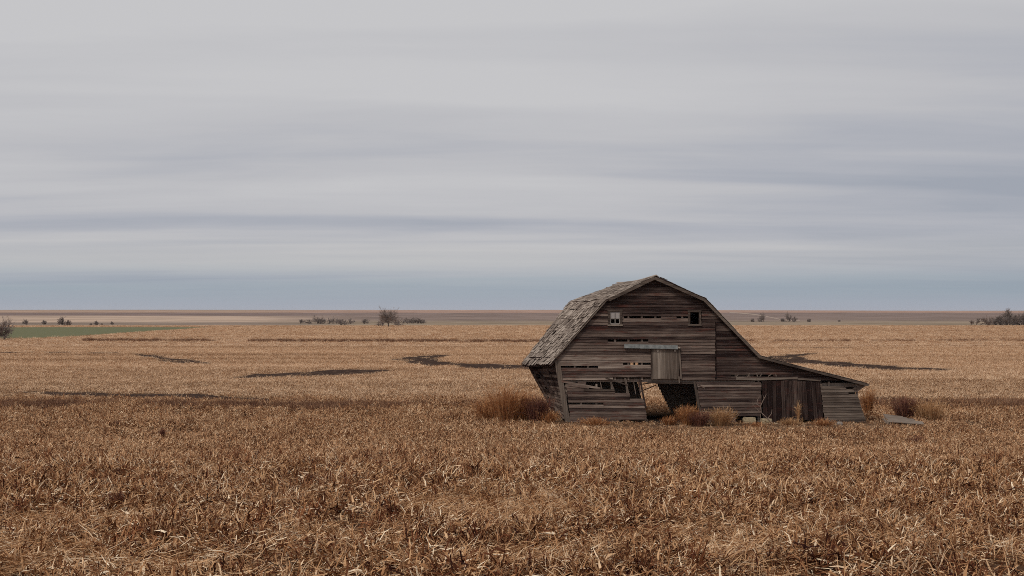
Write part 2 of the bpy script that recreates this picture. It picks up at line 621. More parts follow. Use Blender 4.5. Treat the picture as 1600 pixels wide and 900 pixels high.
def lin(p, q):
    (x0, y0), (x1, y1) = p, q
    return lambda y: x0 + (x1 - x0) * (y - y0) / (y1 - y0)


def piece(*pts):
    X = [a for a, b in pts]
    Yp = [b for a, b in pts]
    return lambda y: float(np.interp(y, Yp, X))


nboard = [0]


def board(parent, x0t, x1t, x0b, x1b, yt, yb, m, tone, proud=0.0, name='siding_board', thick=0.022, jit=0.35):
    """one lap board given in wall pixels (top and bottom ends), bottom edge proud"""
    j = lambda: random.uniform(-jit, jit)
    e0, e1 = random.uniform(-0.7, 0.7), random.uniform(-0.7, 0.7)
    a, b = j(), j()
    yf, yb_ = YF - 0.01 - proud, YF - 0.046 - proud
    d = random.uniform(0, 0.02)
    T0, T1, B0, B1 = (x0t + e0, yt + a), (x1t + e1, yt + b), (x0b + e0, yb + a), (x1b + e1, yb + b)
    P = lambda q, y: (fx(q[0]) - ORG[0], y - ORG[1], fz(q[1]) - ORG[2])
    vs = [P(B0, yb_ - d), P(B1, yb_), P(T1, yf), P(T0, yf - d),
          P(B0, yb_ - d + thick), P(B1, yb_ + thick), P(T1, yf + thick), P(T0, yf - d + thick)]
    o = obj(name, vs, BOXF, m, parent)
    o.color = (tone, 0, 0, 1)
    nboard[0] += 1
    return o


def siding(parent, y0, y1, pitch, L, R, holes, m, tone, seams=(), maxlen=150, lap=1.1, proud=0.0):
    y = y1
    r = 0
    while y > y0 + 0.5:
        yt, yb = max(y0, y - pitch), y
        yc = (yt + yb) / 2
        segs = [(L, R)]
        for hx0, hx1, ha, hb in holes:
            if ha < yc < hb:
                A = hx0 if callable(hx0) else (lambda q, c=hx0: c)
                B = hx1 if callable(hx1) else (lambda q, c=hx1: c)
                ns = []
                for l_, r_ in segs:
                    if B(yc) <= l_(yc) or A(yc) >= r_(yc):
                        ns.append((l_, r_))
                        continue
                    if A(yc) > l_(yc) + 2:
                        ns.append((l_, A))
                    if B(yc) < r_(yc) - 2:
                        ns.append((B, r_))
                segs = ns
        for sx, sa, sb in seams:
            if sa < yc < sb:
                ns = []
                for l_, r_ in segs:
                    if l_(yc) + 4 < sx < r_(yc) - 4:
                        ns += [(l_, lambda q, c=sx: c - 0.25), (lambda q, c=sx: c + 0.25, r_)]
                    else:
                        ns.append((l_, r_))
                segs = ns
        for l_, r_ in segs:
            w = r_(yc) - l_(yc)
            if w < 2:
                continue
            kx = max(1, int(round(w / maxlen + random.uniform(-0.25, 0.3))))
            cuts = sorted(l_(yc) + w * (i + random.uniform(-0.3, 0.3)) / kx for i in range(1, kx))
            ends = [l_] + [(lambda q, c=c: c) for c in cuts] + [r_]
            for i in range(len(ends) - 1):
                a, b = ends[i], ends[i + 1]
                ge, le = 0.2 if i else 0, 0.2 if i < len(ends) - 2 else 0
                tn = tone(0.5 * (a(yc) + b(yc)), yc) + random.gauss(0, 0.07)
                board(parent, a(yt - lap) + ge, b(yt - lap) - le, a(yb) + ge, b(yb) - le, yt - lap, yb, m, tn, proud)
        y -= pitch
        r += 1


# timber frame behind the boards: this is the front wall's own mesh
fr = MB()
for sx in list(range(884, 1000, 24)):
    fr.box(fx(sx) - 0.05, fx(sx) + 0.05, YF + 0.03, YF + 0.13, 0.05, fz(600))
for sx in list(range(898, 1178, 21)):
    top = np.interp(sx, [862, 948, 1022, 1098, 1185], [568, 467, 432, 467, 557])
    if 1012 < sx < 1060:
        bot = 545
    else:
        bot = 594
    if 950 < sx < 973 or 1074 < sx < 1096:
        fr.box(fx(sx) - 0.05, fx(sx) + 0.05, YF + 0.03, YF + 0.13, fz(485), fz(top + 7))
        fr.box(fx(sx) - 0.05, fx(sx) + 0.05, YF + 0.03, YF + 0.13, fz(bot), fz(512))
    else:
        fr.box(fx(sx) - 0.05, fx(sx) + 0.05, YF + 0.03, YF + 0.13, fz(bot), fz(top + 7))
for sx in list(range(1098, 1345, 22)):
    fr.box(fx(sx) - 0.05, fx(sx) + 0.05, YF + 0.135, YF + 0.23, 0.0, fz(max(595, np.interp(sx, [1185, 1352], [557, 603]) + 9)))
fr.box(fx(876), fx(1180), YF + 0.14, YF + 0.30, fz(597), fz(592))
fr.box(fx(1086), fx(1340), YF + 0.24, YF + 0.34, fz(604), fz(598.5))
front = fr.build('front_wall', M_FRAME, barn, ORG)

rakeL = piece((1022, 434), (950, 468), (868, 564), (875, 568), (877, 594))
rakeR = piece((1022, 434), (1096, 468), (1184, 558), (1345, 603))


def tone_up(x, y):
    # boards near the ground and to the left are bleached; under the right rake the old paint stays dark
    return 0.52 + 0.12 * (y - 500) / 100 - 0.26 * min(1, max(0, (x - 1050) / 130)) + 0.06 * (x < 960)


H_UP = [
    (951, 971, 486, 509), (1076, 1096, 486, 509),
    (974, 1033, 493.8, 498.0), (1057, 1074, 492.5, 497),
    (949, 1013, 530.5, 534.5), (973, 990, 566.5, 570.8), (993, 1017, 566.5, 570.8), (989, 995, 566.5, 570.8), (875, 934, 571, 575.2),
    (1140, 1181, 574, 578), (1142, 1208, 585, 589),
    (1017, 1064, 545, 600), (916, 957, 592, 600), (958, 1016, 590, 600),
]
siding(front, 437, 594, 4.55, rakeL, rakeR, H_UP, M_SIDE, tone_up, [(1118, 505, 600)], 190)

rl1 = lin((1000, 597), (1012, 660))
H_L1 = [(915, 958, 594, 608.5), (960, 1003, 594, 617), (984, 1006, 617, 623.6), (885, 943, 628.5, 633.5), (968, 1014, 654.5, 662), (884, 902, 594, 602)]
siding(front, 597, 660, 4.5, lin((885, 597), (891, 657)), rl1, H_L1, M_SIDE, lambda x, y: 0.52, (), 110, proud=0.02)
siding(front, 598, 659, 4.5, lin((1088, 598), (1098, 655)), lambda y: 1189, [(1150, 1192, 649.5, 660)], M_SIDE,
       lambda x, y: 0.62, (), 95, proud=0.02)
rr = piece((1338, 600), (1338, 613), (1355, 664))
siding(front, 601, 664, 3.95, lin((1281.5, 600), (1288, 657)), rr, [(1285, 1320, 600, 604.6), (1321, 1345, 604, 608.5), (1325, 1338, 612.5, 616.5)],
       M_SIDEG, lambda x, y: 0.50, (), 100, proud=0.02)


def slab(name, p, q, wpx, m, y0, y1, parent=None, tone=0.5, taper=1.0):
    """straight timber in the plane of the wall, between two wall pixels"""
    (ax, ay), (bx, by) = p, q
    L = math.hypot(bx - ax, by - ay)
    nx_, ny_ = -(by - ay) / L * wpx / 2, (bx - ax) / L * wpx / 2
    c = [(ax - nx_, ay - ny_), (bx - nx_ * taper, by - ny_ * taper), (bx + nx_ * taper, by + ny_ * taper), (ax + nx_, ay + ny_)]
    o = MB().hexa([(fx(a), y0, fz(b)) for a, b in c] + [(fx(a), y1, fz(b)) for a, b in c]).build(name, m, parent or barn, ORG)
    o.data.validate()
    bpyfix(o)
    o.color = (tone, 0, 0, 1)
    return o


def bpyfix(o):
    import bmesh
    bm = bmesh.new()
    bm.from_mesh(o.data)
    bmesh.ops.recalc_face_normals(bm, faces=bm.faces)
    bm.to_mesh(o.data)
    bm.free()


# posts, lintel, trims
slab('corner_post', (869, 556), (887, 660), 8.0, M_PLANKG, YF - 0.06, YF + 0.14, tone=0.38)
slab('door_post', (1085, 596), (1097, 662), 3.6, M_PLANKG, YF - 0.06, YF + 0.10, tone=0.30)
slab('door_post', (1000.5, 594), (1009, 638), 2.6, M_PLANK, YF - 0.045, YF + 0.09, tone=0.5)
slab('lintel', (1012, 597.5), (1086, 598.5), 3.0, M_TRIM, YF + 0.02, YF + 0.13, tone=0.25)
slab('girt', (1063, 592.5), (1190, 593.5), 3.0, M_SIDE, YF + 0.02, YF + 0.13, tone=0.35)
slab('trim_board', (1131, 592), (1150, 591.3), 4.2, M_SIDE, YF - 0.075, YF - 0.05, tone=0.6)
slab('trim_board', (1150, 591.3), (1182, 592.2), 4.0, M_TRIM, YF - 0.078, YF - 0.05, tone=0.72)
slab('trim_board', (1182.5, 592.4), (1246, 590.6), 4.0, M_TRIM, YF - 0.075, YF - 0.05, tone=0.66, taper=0.6)
slab('trim_board', (1246.5, 592), (1282, 594.5), 2.2, M_TRIM, YF - 0.09, YF - 0.06, tone=0.5)
slab('corner_board', (1118, 506), (1119, 591), 1.3, M_PLANK, YF - 0.062, YF - 0.035, tone=0.12)
# splinters left standing in the long gap over the shed door
for a, b, c, d, w in [(1150, 589, 1154, 584.5, 1.2), (1168, 588.5, 1171, 583.5, 1.7), (1181, 582.5, 1184, 588.5, 1.3),
                      (1187, 588.5, 1190, 584, 1.2), (1200, 588, 1206, 584, 1.2), (1211, 584, 1213, 588, 1.6)]:
    slab('splinter', (a, b), (c, d), w, M_TRIM, YF - 0.05, YF - 0.028, tone=0.62)
# loose boards in the broken lower left wall
slab('loose_board', (877, 595.5), (938, 607), 3.4, M_SIDE, YF - 0.075, YF - 0.05, tone=0.62)
slab('loose_board', (888, 601), (920, 605.5), 3.4, M_SIDE, YF - 0.095, YF - 0.078, tone=0.66)
slab('loose_board', (946, 590), (980, 601.5), 1.8, M_TRIM, YF - 0.07, YF - 0.05, tone=0.42)
slab('loose_board', (878, 602), (886, 607), 2.6, M_SIDE, YF - 0.03, YF - 0.008, tone=0.55)
slab('loose_board', (880, 611), (887, 615.5), 2.2, M_SIDE, YF - 0.03, YF - 0.008, tone=0.48)
slab('window_mullion', (938, 597.5), (940.5, 608), 1.5, M_TRIM, YF - 0.04, YF + 0.0, tone=0.5)
slab('window_mullion', (954, 597.5), (958.5, 609), 3.0, M_TRIM, YF - 0.07, YF - 0.02, tone=0.45)
slab('window_sill', (912, 609), (960, 609.5), 2.6, M_TRIM, YF - 0.10, YF - 0.0, tone=0.40)
slab('stud', (976.5, 591), (982, 618), 3.2, M_PLANKG, YF - 0.04, YF + 0.02, tone=0.42)
slab('stud', (990, 597.5), (993.5, 616), 1.2, M_PLANKG, YF - 0.02, YF + 0.02, tone=0.7)
slab('stud', (997.5, 592), (1000.5, 614), 2.2, M_PLANK, YF - 0.04, YF + 0.02, tone=0.62)
slab('sill_beam', (968, 662), (1022, 661), 2.4, M_TRIM, YF - 0.55, YF - 0.40, tone=0.55)
slab('stud', (1008.5, 653), (1010, 662), 1.0, M_PLANKG, YF - 0.03, YF + 0.02, tone=0.8)
slab('stud', (1011.5, 655), (1012.5, 662), 0.9, M_PLANKG, YF - 0.03, YF + 0.02, tone=0.75)
slab('brace', (1000, 612.8), (1027, 602.0), 1.3, M_PLANK, YF + 0.30, YF + 0.36, tone=0.2)
slab('brace', (1001, 601.5), (1024, 598.0), 1.5, M_PLANK, YF + 0.40, YF + 0.46, tone=0.2)
slab('brace', (1089, 600), (1101, 606.5), 1.6, M_SIDE, YF - 0.085, YF - 0.062, tone=0.6)

# hay door with its track hood and rollers
hd = MB().box(fx(1018), fx(1062.5), YF - 0.055, YF - 0.03, fz(554), fz(550)).box(fx(1018), fx(1062.5), YF - 0.055, YF - 0.03, fz(588), fz(584))
hd.box(fx(1016.5), fx(1065), YF - 0.028, YF - 0.005, fz(592), fz(546))
hay = hd.build('hay_door', M_PLANK, barn, ORG)
hay.color = (0.25, 0, 0, 1)
wp = [1017.2, 1020.5, 1027.0, 1032.5, 1038.8, 1041.5, 1047.0, 1052.5, 1058.0, 1060.2]
tn = [0.12, 0.50, 0.56, 0.48, 0.86, 0.50, 0.55, 0.44, 0.22]
for i in range(len(wp) - 1):
    yb = 592 + random.uniform(-0.6, 0.8)
    a, b = wp[i] + 0.12, wp[i + 1] - 0.12
    pr = random.uniform(0.0, 0.012)
    o = MB().box(fx(a), fx(b), YF - 0.085 - pr, YF - 0.058, fz(yb), fz(545.5)).build('plank', M_PLANKG, hay, ORG)
    o.color = (tn[i] + 0.10, 0, 0, 1)
slab('door_trim', (1061.2, 546), (1064, 592), 2.4, M_PLANKG, YF - 0.10, YF - 0.04, parent=hay, tone=0.45)
slab('door_trim', (1060.5, 588), (1061, 598), 1.6, M_PLANKG, YF - 0.13, YF - 0.10, parent=hay, tone=0.5)
hood = MB()
pts = [(975, 538.4), (1000, 538.9), (1030, 539.4), (1058.5, 540.4)]
for (a, b), (c, d) in zip(pts[:-1], pts[1:]):
    hood.hexa([(fx(a), YF - 0.24, fz(b + 5.4)), (fx(c), YF - 0.24, fz(d + 5.2)), (fx(c), YF - 0.21, fz(d)), (fx(a), YF - 0.21, fz(b)),
               (fx(a), YF - 0.04, fz(b + 5.4)), (fx(c), YF - 0.04, fz(d + 5.2)), (fx(c), YF - 0.04, fz(d - 0.8)), (fx(a), YF - 0.04, fz(b - 0.8))])
hood.build('track_hood', M_METAL, barn, ORG)
MB().tube([(fx(1058.7), YF - 0.2, fz(543)), (fx(1062), YF - 0.2, fz(543.6))], 0.05, 6).build('track_end', M_ROLLER, barn, ORG)
for rx in (1027.2, 1054.2):
    MB().tube([(fx(rx), YF - 0.15, fz(547.6)), (fx(rx), YF - 0.09, fz(547.6))], 0.06, 10).build('roller', M_ROLLER, hay, ORG)

# shed door of upright planks
sd_ = MB().box(fx(1191), fx(1280), YF - 0.03, YF - 0.005, fz(603), fz(599)).box(fx(1191), fx(1280), YF - 0.03, YF - 0.005, fz(650), fz(646))
shed = sd_.build('shed_door', M_PLANK, barn, ORG)
shed.color = (0.2, 0, 0, 1)
x = 1190.5
i = 0
while x < 1280:
    w = random.uniform(5.6, 8.2)
    if x + w > 1277:
        w = 1281.5 - x
    dark = 0.14 if x > 1256 else 0.38
    rec = 0.03 if x > 1256 else 0.0
    lean = 4.5 * (x - 1190) / 90
    yb = 656.5 + random.uniform(-2.2, 2.5)
    yt = 595.0 + random.uniform(-0.6, 0.8)
    pr = random.uniform(0, 0.016)
    a, b = x + 0.25, x + w - 0.25
    pts = [(a + lean + 1.2, yb), (b + lean + 1.2, yb + random.uniform(-0.7, 0.7)), (b, yt), (a, yt)]
    o = MB().hexa([(fx(q), YF - 0.065 - pr + rec, fz(s)) for q, s in pts] + [(fx(q), YF - 0.034 + rec, fz(s)) for q, s in pts]).build('plank', M_PLANK, shed, ORG)
    o.color = (dark + random.uniform(-0.12, 0.2), 0, 0, 1)
    x += w
    i += 1


# gable windows
def window(name, cx, y0, y1, w, parts):
    f = MB()
    f.box(fx(cx - w / 2 - 3.2), fx(cx - w / 2), YF - 0.075, YF + 0.02, fz(y1 + 1), fz(y0 - 1))
    f.box(fx(cx + w / 2), fx(cx + w / 2 + 3.2), YF - 0.075, YF + 0.02, fz(y1 + 1), fz(y0 - 1))
    f.box(fx(cx - w / 2 - 4), fx(cx + w / 2 + 4), YF - 0.082, YF + 0.02, fz(y0 - 1.2), fz(y0 - 4))
    o = f.build('window', M_RAKE, barn, ORG)
    s = MB().box(fx(cx - w / 2 - 4), fx(cx + w / 2 + 4), YF - 0.12, YF + 0.02, fz(y1 + 3.2), fz(y1 + 1.1)).build('window_sill', M_TRIM, o, ORG)
    o.color = (parts[0], 0, 0, 1)
    s.color = (parts[1], 0, 0, 1)
    return o


wl = window('window', 961, 488, 506, 15.5, (0.22, 0.85))
for a, b, c, d in [(953.2, 954.6, 488, 506), (967.4, 968.8, 488, 506), (954.6, 967.4, 497.0, 498.6), (954.6, 967.4, 505, 506.9), (960.4, 961.6, 488, 505)]:
    MB().box(fx(a), fx(b), YF - 0.05, YF - 0.015, fz(d), fz(c)).build('sash_bar', M_WHITE, wl, ORG)
for a, b in ((954.6, 960.4), (961.6, 967.4)):
    MB().box(fx(a), fx(b), YF - 0.03, YF - 0.022, fz(497), fz(488)).build('pane', M_GLASS, wl, ORG)
wr = window('window', 1085, 489, 505.5, 13.5, (0.3, 0.55))
slab('window_casing', (1093.4, 489), (1094.6, 506), 2.2, M_RAKE, YF - 0.10, YF - 0.077, parent=wr, tone=0.5)


# ---- roofs: deck, then shingles course by course
def roof(name, A, B, t0, t1, m_deck, courses, per, seed, miss=0.05, lift=1.0, sag=0.10, over=0.0):
    """slope from upper edge A to lower edge B (wall pixels), carried to the back"""
    R = random.Random(seed)
    A = np.array((fx(A[0]), fz(A[1])))
    B = np.array((fx(B[0]), fz(B[1])))
    if over:
        B = B + (B - A) / np.linalg.norm(B - A) * over
    nrm = np.array((-(B - A)[1], (B - A)[0]))
    nrm = nrm / np.linalg.norm(nrm)
    if nrm[1] < 0:
        nrm = -nrm
    ph = R.uniform(0, 6)

    def pt(s, t, h):
        q = A + (B - A) * s + nrm * h
        w = warp(q[0], q[1], t, sag)
        w[2] += 0.025 * sin(9 * t + 5 * s + ph) + 0.02 * sin(23 * t + ph * 2) * s
        return w
    d = MB()
    ns, nt = 6, 14
    base = 0
    V, F = [], []
    for h in (-0.10, -0.02):
        for i in range(ns + 1):
            for j in range(nt + 1):
                V.append(pt(i / ns, t0 + (t1 - t0) * j / nt, h))
    st = (ns + 1) * (nt + 1)
    for i in range(ns):
        for j in range(nt):
            a = i * (nt + 1) + j
            F.append((a, a + 1, a + nt + 2, a + nt + 1))
            F.append((st + a, st + a + nt + 1, st + a + nt + 2, st + a + 1))
    for i in range(ns):
        for j in (0, nt):
            a = i * (nt + 1) + j
            F.append((a, a + nt + 1, st + a + nt + 1, st + a))
    for j in range(nt):
        for i in (0, ns):
            a = i * (nt + 1) + j
            F.append((a, a + 1, st + a + 1, st + a))
    deck = obj(name, np.array(V) - ORG, F, m_deck, barn)
    deck.color = (0.3, 0, 0, 1)
    bpyfix(deck)
    V, F, T = [], [], []
    for c in range(courses):
        s1 = (c + 1) / courses
        rowj = R.uniform(-0.006, 0.006)
        rl = R.uniform(0.0, 0.015) * lift
        tt = t0 - 0.004
        lastm = False
        while tt < t1:
            w = (t1 - t0) / per * R.uniform(0.55, 1.45)
            if R.random() < (0.35 if lastm else miss):
                lastm = True
                tt += w
                continue
            lastm = False
            sb = s1 + rowj + R.uniform(-0.010, 0.012)
            sa = max(0.0, s1 - 1.9 / courses)
            e = R.uniform(0, 0.012) * lift
            if R.random() < 0.06:
                e += R.uniform(0.01, 0.05)
            h0, h1, th = 0.002, 0.016 + rl + e, 0.014
            ta, tb = tt + 0.0006, min(tt + w - 0.0009, t1 + R.uniform(-0.004, 0.006))
            if tb - ta < 0.004:
                break
            sk = R.uniform(-0.004, 0.004)
            b0 = len(V)
            V += [pt(sa, ta, h0), pt(sa, tb, h0), pt(sb, tb + sk, h1), pt(sb, ta + sk, h1),
                  pt(sb, tb + sk, h1 - th), pt(sb, ta + sk, h1 - th)]
            F += [(b0, b0 + 1, b0 + 2, b0 + 3), (b0 + 3, b0 + 2, b0 + 4, b0 + 5), (b0, b0 + 3, b0 + 5), (b0 + 1, b0 + 4, b0 + 2), (b0, b0 + 5, b0 + 4, b0 + 1)]
            T += [min(1, max(0, R.gauss(0.52, 0.30)))] * 6
            tt += w
    o = obj('shingles', np.array(V) - ORG, F, M_SHING, deck)
    at = o.data.attributes.new('tone', 'FLOAT', 'POINT')
    at.data.foreach_set('value', T)
    o['kind'] = 'stuff'
    bpyfix(o)
    return deck


TF = -0.045
roof('roof', (1023, 431.5), (945, 467.5), TF, 1.02, M_SIDEY, 15, 40, 1, 0.05, 0.5, 0.02)
roof('roof', (948, 464.8), (858, 569), TF * 0.6, 1.02, M_SIDEY, 21, 34, 2, 0.085, 2.0, 0.08)
roof('roof', (1021, 431.5), (1101, 467), TF, 1.02, M_SIDEY, 12, 40, 3, 0.03, 0.6)
roof('roof', (1097, 464.8), (1187, 558.5), TF, 1.02, M_SIDEY, 20, 40, 4, 0.03, 0.6)
roof('roof', (1183, 555.0), (1355, 600.5), TF, 1.02, M_SIDEY, 26, 40, 5, 0.03, 0.6)
YR = YF - 0.36
slab('rake_board', (1022, 434.6), (951, 468.6), 4.6, M_RAKE, YR, YR + 0.04, tone=0.40)
slab('rake_board', (1022, 434.6), (1099, 468.5), 4.4, M_RAKE, YR - 0.002, YR + 0.038, tone=0.42)
slab('rake_board', (1098, 467.5), (1186, 558), 4.0, M_RAKE, YR - 0.004, YR + 0.036, tone=0.50)
slab('rake_board', (947, 469.5), (868, 559.5), 1.8, M_RAKE, YF - 0.20, YF - 0.14, tone=0.55)
slab('rake_board', (1184, 557.5), (1354, 601.5), 3.4, M_RAKE, YR - 0.003, YR + 0.037, tone=0.30)
rc = MB()
for i in range(6):
    q = []
    for t in (-0.05 + i * 0.178, -0.05 + (i + 0.98) * 0.178):
        for a, b in ((1018, 433.6), (1022, 430.9), (1026, 433.6), (1022, 433.0)):
            w = warp(fx(a), fz(b), t, 0.10)
            w[2] += 0.05
            q.append(w)
    rc.hexa(q)
rco = rc.build('ridge_cap', M_FRAME, barn, ORG)
bpyfix(rco)
# broken eave end of the lean-to
MB().hexa([(fx(a), YF - 0.05, fz(b)) for a, b in ((1338, 613), (1352, 603), (1352, 601), (1331, 600))] +
          [(fx(a), YF + 0.25, fz(b)) for a, b in ((1338, 613), (1352, 603), (1352, 601), (1331, 600))]).build('eave_end', M_PLANK, barn, ORG)
slab('loose_board', (1335, 599), (1342, 606), 1.4, M_TRIM, YF - 0.12, YF - 0.09, tone=0.8)
slab('loose_board', (1332, 607.5), (1342, 605), 1.7, M_TRIM, YF - 0.15, YF - 0.125, tone=0.4)

# ---- left side wall, leaning; horizontal boards carried back along the warp
leftX = lin((868, 560), (886, 660))
lw = MB()
for t in (0.03, 0.36, 0.68, 0.97):
    for py0, py1 in ((562, 600), (600, 660)):
        a, b = warp(fx(leftX(py0)) + 0.10, fz(py0), t), warp(fx(leftX(py1)) + 0.10, max(0, fz(py1)), t)
        lw.beam(a, b, 0.1, 0.1)
left = lw.build('side_wall', M_FRAME, barn, ORG)
yy = 659.0
while yy > 562:
    yt, yb = yy - 4.6, yy
    segs = [(0.0, 1.0)]
    if random.random() < 0.35:
        c = random.uniform(0.25, 0.7)
        segs = [(0, c), (c + 0.004, 1.0)]
    if 578 < yy < 625 and random.random() < 0.45:
        c = random.uniform(0.1, 0.7)
        segs = [(0, c), (min(0.99, c + random.uniform(0.12, 0.3)), 1.0)]
    for ta, tb in segs:
        q = []
        for px_off in (0.0, 0.03):
            for (py, t, pr) in ((yb, ta, 0.03), (yb, tb, 0.03), (yt - 0.8, tb, 0.0), (yt - 0.8, ta, 0.0)):
                w = warp(fx(leftX(py)), fz(py), t)
                w[0] += px_off - pr + random.uniform(-0.008, 0.008)
                w[2] += random.uniform(-0.02, 0.02)
                q.append(w)
        o = MB().hexa(q).build('siding_board', M_SIDEY, left, ORG)
        bpyfix(o)
        o.color = (0.40 + 0.22 * (yy > 622) + random.gauss(0, 0.08), 0, 0, 1)
        nboard[0] += 1
    yy -= 4.6
for (ta, pa, tb, pb, w, tn_) in [(0.92, 580, 0.70, 632, 0.16, 0.22), (0.62, 582, 0.36, 618, 0.16, 0.18), (0.28, 578, 0.14, 616, 0.13, 0.3), (0.5, 640, 0.05, 655, 0.12, 0.6)]:
    a, b = warp(fx(leftX(pa)) - 0.09, fz(pa), ta), warp(fx(leftX(pb)) - 0.10, fz(pb), tb)
    o = MB().beam(a, b, 0.035, w).build('loose_board', M_PLANK, left, ORG)
    o.color = (tn_, 0, 0, 1)
# rafter tails under the eave
for i in range(12):
    t = 0.02 + i * 0.088
    a, b = warp(fx(868), fz(561), t), warp(fx(858), fz(571.5), t)
    o = MB().beam(a + np.array((0, 0, -0.10)), b + np.array((0.05, 0, -0.05)), 0.05, 0.12).build('rafter_tail', M_PLANK, barn, ORG)
    o.color = (0.35, 0, 0, 1)

# ---- right side wall of the shed, back wall with its door hole
rw = MB()
for i in range(14):
    z0, z1 = i * 0.15, i * 0.15 + 0.148
    py = HZ + (CH - (z0 + z1) / 2) / KF
    for ta, tb in ((0.01, 0.5), (0.503, 1.0)):
        X = fx(rr(py)) - 0.06
        w = [warp(X, z, t) for (z, t) in ((z0, ta), (z0, tb), (z1, tb), (z1, ta))]
        rw.hexa([q + np.array((0.02, 0.03, 0)) for q in w] + [q + np.array((-0.02, 0.03, 0)) for q in w])
rwo = rw.build('shed_side_wall', M_SIDEY, barn, ORG)
bpyfix(rwo)
KB = (YF + DEP) / FPX
outL = piece((1022, 433), (948, 468), (866, 562), (886, 660))
outR = piece((1022, 433), (1098, 468), (1186, 558), (1345, 602), (1355, 664))
bw = MB()
zb = 0.0
while zb < 7.55:
    z0, z1 = zb, zb + 0.175
    zc = (z0 + z1) / 2
    py = HZ + (CH - zc) / KF
    pt_ = HZ + (CH - z1 - 0.02) / KF
    ins = 0.12 if zc > 3.0 else 0.0
    xl, xr = warp(fx(outL(pt_)), zc, 1)[0] + ins * 2, warp(fx(outR(pt_)), zc, 1)[0] - ins * 2
    pyb = HZ + (CH - zc) / KB
    segs = [(xl, xr)]
    if pyb > 596:
        e = 800 + 0
        hx = (1025 + (pyb - 597) * 25 / 50.0 - 800) * KB
        segs = [(xl, (996 + (pyb - 597) * .25 - 800) * KB), (hx, xr)]
    elif 564 < pyb < 571:
        segs = [(xl, (985 - 800) * KB), ((989.5 - 800) * KB, (992.5 - 800) * KB), ((997 - 800) * KB, xr)]
    for a, b in segs:
        if b - a > 0.02:
            bw.box(a, b, YF + DEP - 0.03, YF + DEP, z0, z1 + 0.002)
    zb += 0.175
bwo = bw.build('rear_wall', M_SIDE, barn, ORG)
# haymow floor and inner partition: the reason the inside is so dark
MB().box(fx(905), fx(1180), YF + 0.35, YF + DEP - 0.25, fz(590), fz(586)).build('mow_floor', M_FRAME, barn, ORG)

# dirt floor
FOOT = [(fx(884), YF - 0.1), (fx(1352), YF - 0.1), (fx(1352) - 0.5, YF + DEP), (fx(884) - 0.56, YF + DEP)]
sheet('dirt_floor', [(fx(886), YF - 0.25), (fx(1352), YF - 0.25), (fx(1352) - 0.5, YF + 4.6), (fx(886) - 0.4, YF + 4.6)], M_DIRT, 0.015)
print('siding boards', nboard[0])


# ------------------------------------------------------------------ dry plants
class Blades:
    def __init__(self, seed):
        self.R = random.Random(seed)
        self.v, self.f, self.t = [], [], []

    def ribbon(self, pts, w, side, tone):
        b = len(self.v)
        k = len(pts)
        for i, q in enumerate(pts):
            ww = w * (1.0 - 0.75 * (i / (k - 1)) ** 2) / 2
            self.v += [tuple(np.array(q) - side * ww), tuple(np.array(q) + side * ww)]
            self.t += [tone, tone]
        for i in range(k - 1):
            self.f.append((b + 2 * i, b + 2 * i + 1, b + 2 * i + 3, b + 2 * i + 2))

    def leaf(self, root, az, length, rise, droop, w, tone, seg=4):
        p = np.array(root, float)
        el = rise
        pts = [p.copy()]
        h = np.array((cos(az), sin(az), 0))
        tw = self.R.uniform(-0.8, 0.8)
        side = np.array((-sin(az), cos(az), tw))
        side /= np.linalg.norm(side)
        for i in range(seg):
            p = p + (h * cos(el) + np.array((0, 0, 1)) * sin(el)) * length / seg
            if p[2] < 0.012:
                p[2] = 0.012 + self.R.uniform(0, 0.02)
            az2 = self.R.uniform(-0.35, 0.35)
            h = np.array((h[0] * cos(az2) - h[1] * sin(az2), h[0] * sin(az2) + h[1] * cos(az2), 0))
            el -= droop / seg * self.R.uniform(0.6, 1.4)
            pts.append(p.copy())
        self.ribbon(pts, w, side, tone)

    def stalk(self, root, top, r, tone):
        b = len(self.v)
        root, top = np.array(root, float), np.array(top, float)
        for q, rr_ in ((root, r), (top, r * 0.8)):
            for j in range(3):
                self.v.append((q[0] + rr_ * cos(2.09 * j), q[1] + rr_ * sin(2.09 * j), q[2]))
                self.t.append(tone)
        for j in range(3):
            a, c = b + j, b + (j + 1) % 3
            self.f.append((a, c, c + 3, a + 3))
        self.f.append((b + 3, b + 4, b + 5))

    def build(self, name, m, link=False, parent=None):
        me = bpy.data.meshes.new(name)
        me.from_pydata(self.v, [], self.f)
        me.materials.append(m)
        at = me.attributes.new('tone', 'FLOAT', 'POINT')
        at.data.foreach_set('value', [float(min(1, max(0, q))) for q in self.t])
        me.update()
        o = bpy.data.objects.new(name, me)
        if link:
            C.objects.link(o)
        if parent:
            o.parent = parent
        return o


